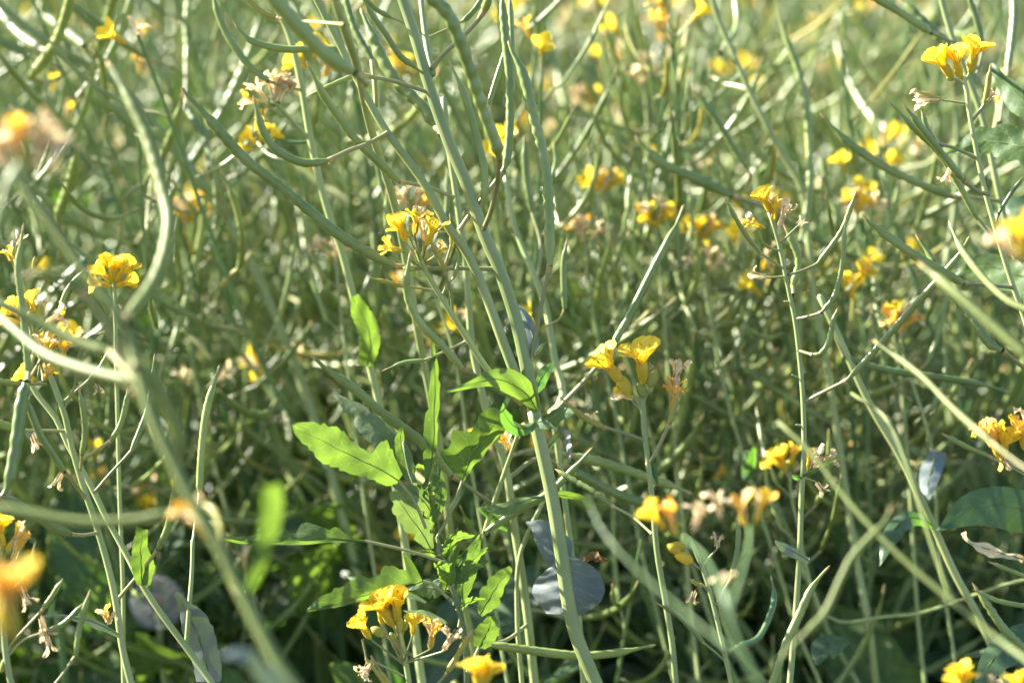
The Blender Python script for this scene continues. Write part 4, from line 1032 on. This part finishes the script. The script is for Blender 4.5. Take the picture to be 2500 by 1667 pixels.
def where(px):
    for x, t in ((120, 'at the left edge'), (330, 'behind the left flower head'), (560, 'behind the left stems'), (780, 'behind the soft pods at left'), (1000, 'behind the goosefoot weed'), (1280, 'behind the tall central stem'), (1480, 'beside the tall central stem'), (1700, 'behind the two trumpet flowers'), (1950, 'behind the thin upright stem'), (2230, 'right of the thin upright stem'), (2420, 'behind the upright flowers')):
        if px < x: return t
    return 'at the right edge'


field, taken = [], []
def free(x, y, rad):
    for a, b in taken:
        if (a - x) ** 2 + (b - y) ** 2 < rad * rad: return False
    taken.append((x, y)); return True

# rows of single plants: first with all their parts, then as one mesh each
tries = 0
while len(field) < 190 and tries < 20000:
    tries += 1
    y = 1.06 + 1.5 * rng.uniform() ** 1.35
    half = .46 / 2 * y + .10
    x = rng.uniform(-half - .08, half)
    if x < .03 and y < 1.4 and rng.uniform() < .5: continue
    if free(x, y, .056): field.append((x, y))
TALL = {}
for px, d, h in [(40, 1.18, .74), (130, 1.32, .72), (230, 1.22, .76), (330, 1.40, .72), (420, 1.25, .74), (520, 1.34, .74), (600, 1.2, .72), (700, 1.36, .72), (820, 1.28, .72), (900, 1.42, .70), (1330, 1.22, .66), (1480, 1.36, .66), (1560, 1.18, .62), (1700, 1.24, .66), (1830, 1.4, .66), (2000, 1.2, .66), (2130, 1.3, .68), (2250, 1.18, .66), (2370, 1.36, .70)]:
    q = P(px + 60, 420, d); field.append((q[0], q[1])); TALL[(q[0], q[1])] = h
field.sort(key=lambda a: a[1])
DEEP = 1.42
records, outside = [], []
for x, y in field:
    h = rng.normal(.56, .06) if y < 1.5 else rng.normal(.54, .06)
    if x < .05 and y < 1.5: h -= .05
    h = float(np.clip(h, .36, .70))
    flw = rng.choice([.0, .5, 1.0], p=[.62, .28, .10]) if x < 0 else rng.choice([.0, .5, 1.0], p=[.4, .42, .18])
    if (x, y) in TALL: h, flw = TALL[(x, y)], flw * .4
    axes, items = plant_spec(h, flw, rng)
    nf = sum(1 for i in items if i[0] in ('flower', 'wilted_flower')); nw = sum(1 for i in items if i[0] == 'withered_flower')
    tip = axes[0][0][-1] + [x, y, 0]
    if not -60 < proj(tip)[0] < 2560 and not -60 < proj((x, y, h * .5))[0] < 2560:
        outside.append((axes, items, x, y)); continue
    feat = 'bare podded' if nf + nw < 2 else ('faded' if nw >= nf else ('sparsely flowering' if nf < 8 else 'full flowering'))
    px, py, d = proj(tip)
    dist = 'blurred' if y < DEEP else ('softer' if y < 2.0 else 'farthest')
    lab = f'{dist} {feat} rapeseed plant {where(px)}'
    rec = dict(x=x, y=y, px=px, lab=lab)
    if y < DEEP:
        e = root_empty('rapeseed_plant', lab, 'plant', (x, y, 0))
        for k, (q, rad) in enumerate(axes):
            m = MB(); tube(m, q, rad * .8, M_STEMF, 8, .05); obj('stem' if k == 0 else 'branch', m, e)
        for nm, M in items:
            ms = KMESH[nm]
            o = bpy.data.objects.new('leaf' if nm == 'upper_leaf' else nm, ms[int(rng.integers(len(ms)))])
            COL.objects.link(o); o.parent = e; o.matrix_local = Matrix(M.tolist())
    else:
        m = MB(); joined(axes, items, m, lo=y > 1.55)
        e = obj('rapeseed_plant', m); e.location = (x, y, 0); e['label'] = lab; e['category'] = 'plant'
    e['group'] = 'rapeseed plants in the blurred field behind'
    rec['e'] = e; records.append(rec)
by = {}
for r_ in records: by.setdefault(r_['lab'], []).append(r_)
for lab, rs in by.items():
    if len(rs) < 2: continue
    rs.sort(key=lambda a: a['px'])
    num = ['', '', 'two', 'three', 'four', 'five', 'six', 'seven', 'eight', 'nine', 'ten']
    od = ['', 'second', 'third', 'fourth', 'fifth', 'sixth', 'seventh', 'eighth', 'ninth']
    if len(rs) > 10: continue
    for i, a in enumerate(rs):
        w_ = 'leftmost' if i == 0 else 'rightmost' if i == len(rs) - 1 else f'{od[i]} from left'
        a['e']['label'] = f'{lab}, {w_} of {num[len(rs)]}'

# the crop farther off and beside the view: it reads as one mass
mb = MB()
protos = [plant_spec(float(np.clip(rng.normal(.50, .05), .36, .62)), rng.choice([.3, .8, 1.3]), rng) for _ in range(14)]
pj = []
for a, i in protos:
    m = MB(); joined(a, i, m); pj.append(m)
cnt = 0
for a, i, x, y in outside:
    M = np.eye(4); M[0, 3], M[1, 3] = x, y; joined(a, i, mb, M)
def scatter(x, y):
    a = rng.uniform(0, 6.28) if rng.uniform() < .4 else rng.normal(0, .5)
    s = rng.uniform(.85, 1.15)
    M = np.eye(4); M[:3, :3] = rot_axis((0, 0, 1), a) * s; M[0, 3], M[1, 3] = x, y
    mb.add_xf(pj[int(rng.integers(len(pj)))], M)
for _ in range(4000):
    y = rng.uniform(2.55, 4.8); half = .46 / 2 * y + .25
    x = rng.uniform(-half - .2, half)
    if free(x, y, .085 + .03 * (y - 2.5)): scatter(x, y); cnt += 1
for _ in range(420):                         # beside the view on the right
    y = rng.uniform(1.05, 2.6); x = (.23 * y + .16) + rng.uniform(0, .6)
    if free(x, y, .14): scatter(x, y); cnt += 1
for _ in range(500):                         # beside the view on the sun's side
    y = rng.uniform(1.35, 2.6); x = -(.23 * y + .14) - rng.uniform(.08, .9)
    if free(x, y, .125): scatter(x, y); cnt += 1
print('stuff plants', cnt)
obj('rapeseed_crop', mb, kind='stuff')

# broad-leaved young plants low between the stems
for px, py, d, sc, where_ in [(130, 1330, 1.10, .95, 'low at the left edge behind the orange blooms'), (330, 1390, 1.14, 1.1, 'low at left, behind the small toothed leaf'), (540, 1330, 1.18, 1.0, 'low, left of the goosefoot weed'),
        (700, 1560, 1.06, 1.0, 'at the bottom left of the yellow flower head'), (820, 1230, 1.16, 1.1, 'just behind the left leaves of the weed'), (640, 1120, 1.3, 1.0, 'in the shade above the weed leaves at left'), (1010, 1560, 1.10, 1.0, 'behind the yellow flower head at the bottom'),
        (1230, 1520, 1.08, 1.0, 'at the foot of the tall central stem'), (260, 1610, 1.04, .8, 'in the bottom left corner'), (430, 1120, 1.32, 1.1, 'in the shade behind the left stems'), (880, 1060, 1.34, 1.0, 'high behind the weed'),
        (1720, 1580, 1.15, .9, 'at the bottom left of the thin upright stem'), (2060, 1480, 1.2, 1.0, 'right of the pale crossing seedpod'), (2330, 1560, 1.12, 1.1, 'in the bottom right corner'), (2180, 1240, 1.25, .9, 'behind the drooping leaves at right'), (1820, 1130, 1.3, .9, 'left of the thin upright stem, midway up')]:
    t = P(px, py, d)
    e = root_empty('young_rapeseed', 'young broad-leaved green plant ' + where_, 'plant', (t[0], t[1], 0), 'young broad-leaved plants')
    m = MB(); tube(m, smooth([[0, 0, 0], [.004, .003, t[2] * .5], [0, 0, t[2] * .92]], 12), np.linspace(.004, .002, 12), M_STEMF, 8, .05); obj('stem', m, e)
    for k in range(12):
        a = k * 2.4 + rng.normal(0, .3); f = rng.uniform(.25, 1)
        M = np.array(Matrix.Translation((0, 0, t[2] * .92 * f)) @ Matrix.Rotation(a, 4, 'Z') @ Matrix.Rotation(rng.uniform(-.9, -.1), 4, 'Y') @ Matrix.Rotation(rng.normal(0, .5), 4, 'X'))
        M[:3, :3] *= sc * rng.uniform(.34, .62)
        o = bpy.data.objects.new('leaf', KMESH['leaf'][int(rng.integers(8))]); COL.objects.link(o); o.parent = e; o.matrix_local = Matrix(M.tolist())

# low broad leaves and dead litter between the stems
mb = MB()
for _ in range(5200):
    y = 1.0 + 1.7 * rng.uniform() ** 1.2; half = .25 * y + .15; x = rng.uniform(-half, half)
    a = rng.uniform(0, 6.28); z = abs(rng.normal(0, .2)) + .02
    M = np.eye(4); M[:3, :3] = rot_axis((0, 0, 1), a) @ rot_axis((1, 0, 0), rng.normal(0, .5)) * rng.uniform(.5, 1.0)
    if y < 1.4: M[:3, :3] *= .6
    M[:3, 3] = (x, y, min(z, .27 if y < 1.4 else .42 if x < .15 else .26))
    k = KIT['leaf'][True]; mb.add_xf(k[int(rng.integers(len(k)))], M)
obj('undergrowth', mb, kind='stuff')
mb = MB()
for _ in range(900):
    y = rng.uniform(.9, 3.0); half = .25 * y + .15; x = rng.uniform(-half, half)
    L = rng.uniform(.02, .07); s = np.linspace(0, 1, 6)
    c = np.stack([s * L, .1 * L * np.sin(s * 4), .15 * L * np.sin(s * 3 + rng.uniform(0, 3))], 1)
    m = MB(); hw = L * .2 * np.sin(np.pi * (s * .9 + .05)) + .001
    grid(m, leaf_sheet(c, hw, hw, np.tile([0, 1., 0], (6, 1)), .5, .3, 3), M_BROWN)
    M = np.eye(4); M[:3, :3] = rot_axis((0, 0, 1), rng.uniform(0, 6.28)); M[:3, 3] = (x, y, rng.uniform(.0, .05))
    mb.add_xf(m, M)
obj('leaf_litter', mb, kind='stuff')
print('objects', len(SC.objects), 'tris', sum(len(m.polygons) for m in bpy.data.meshes) * 2)
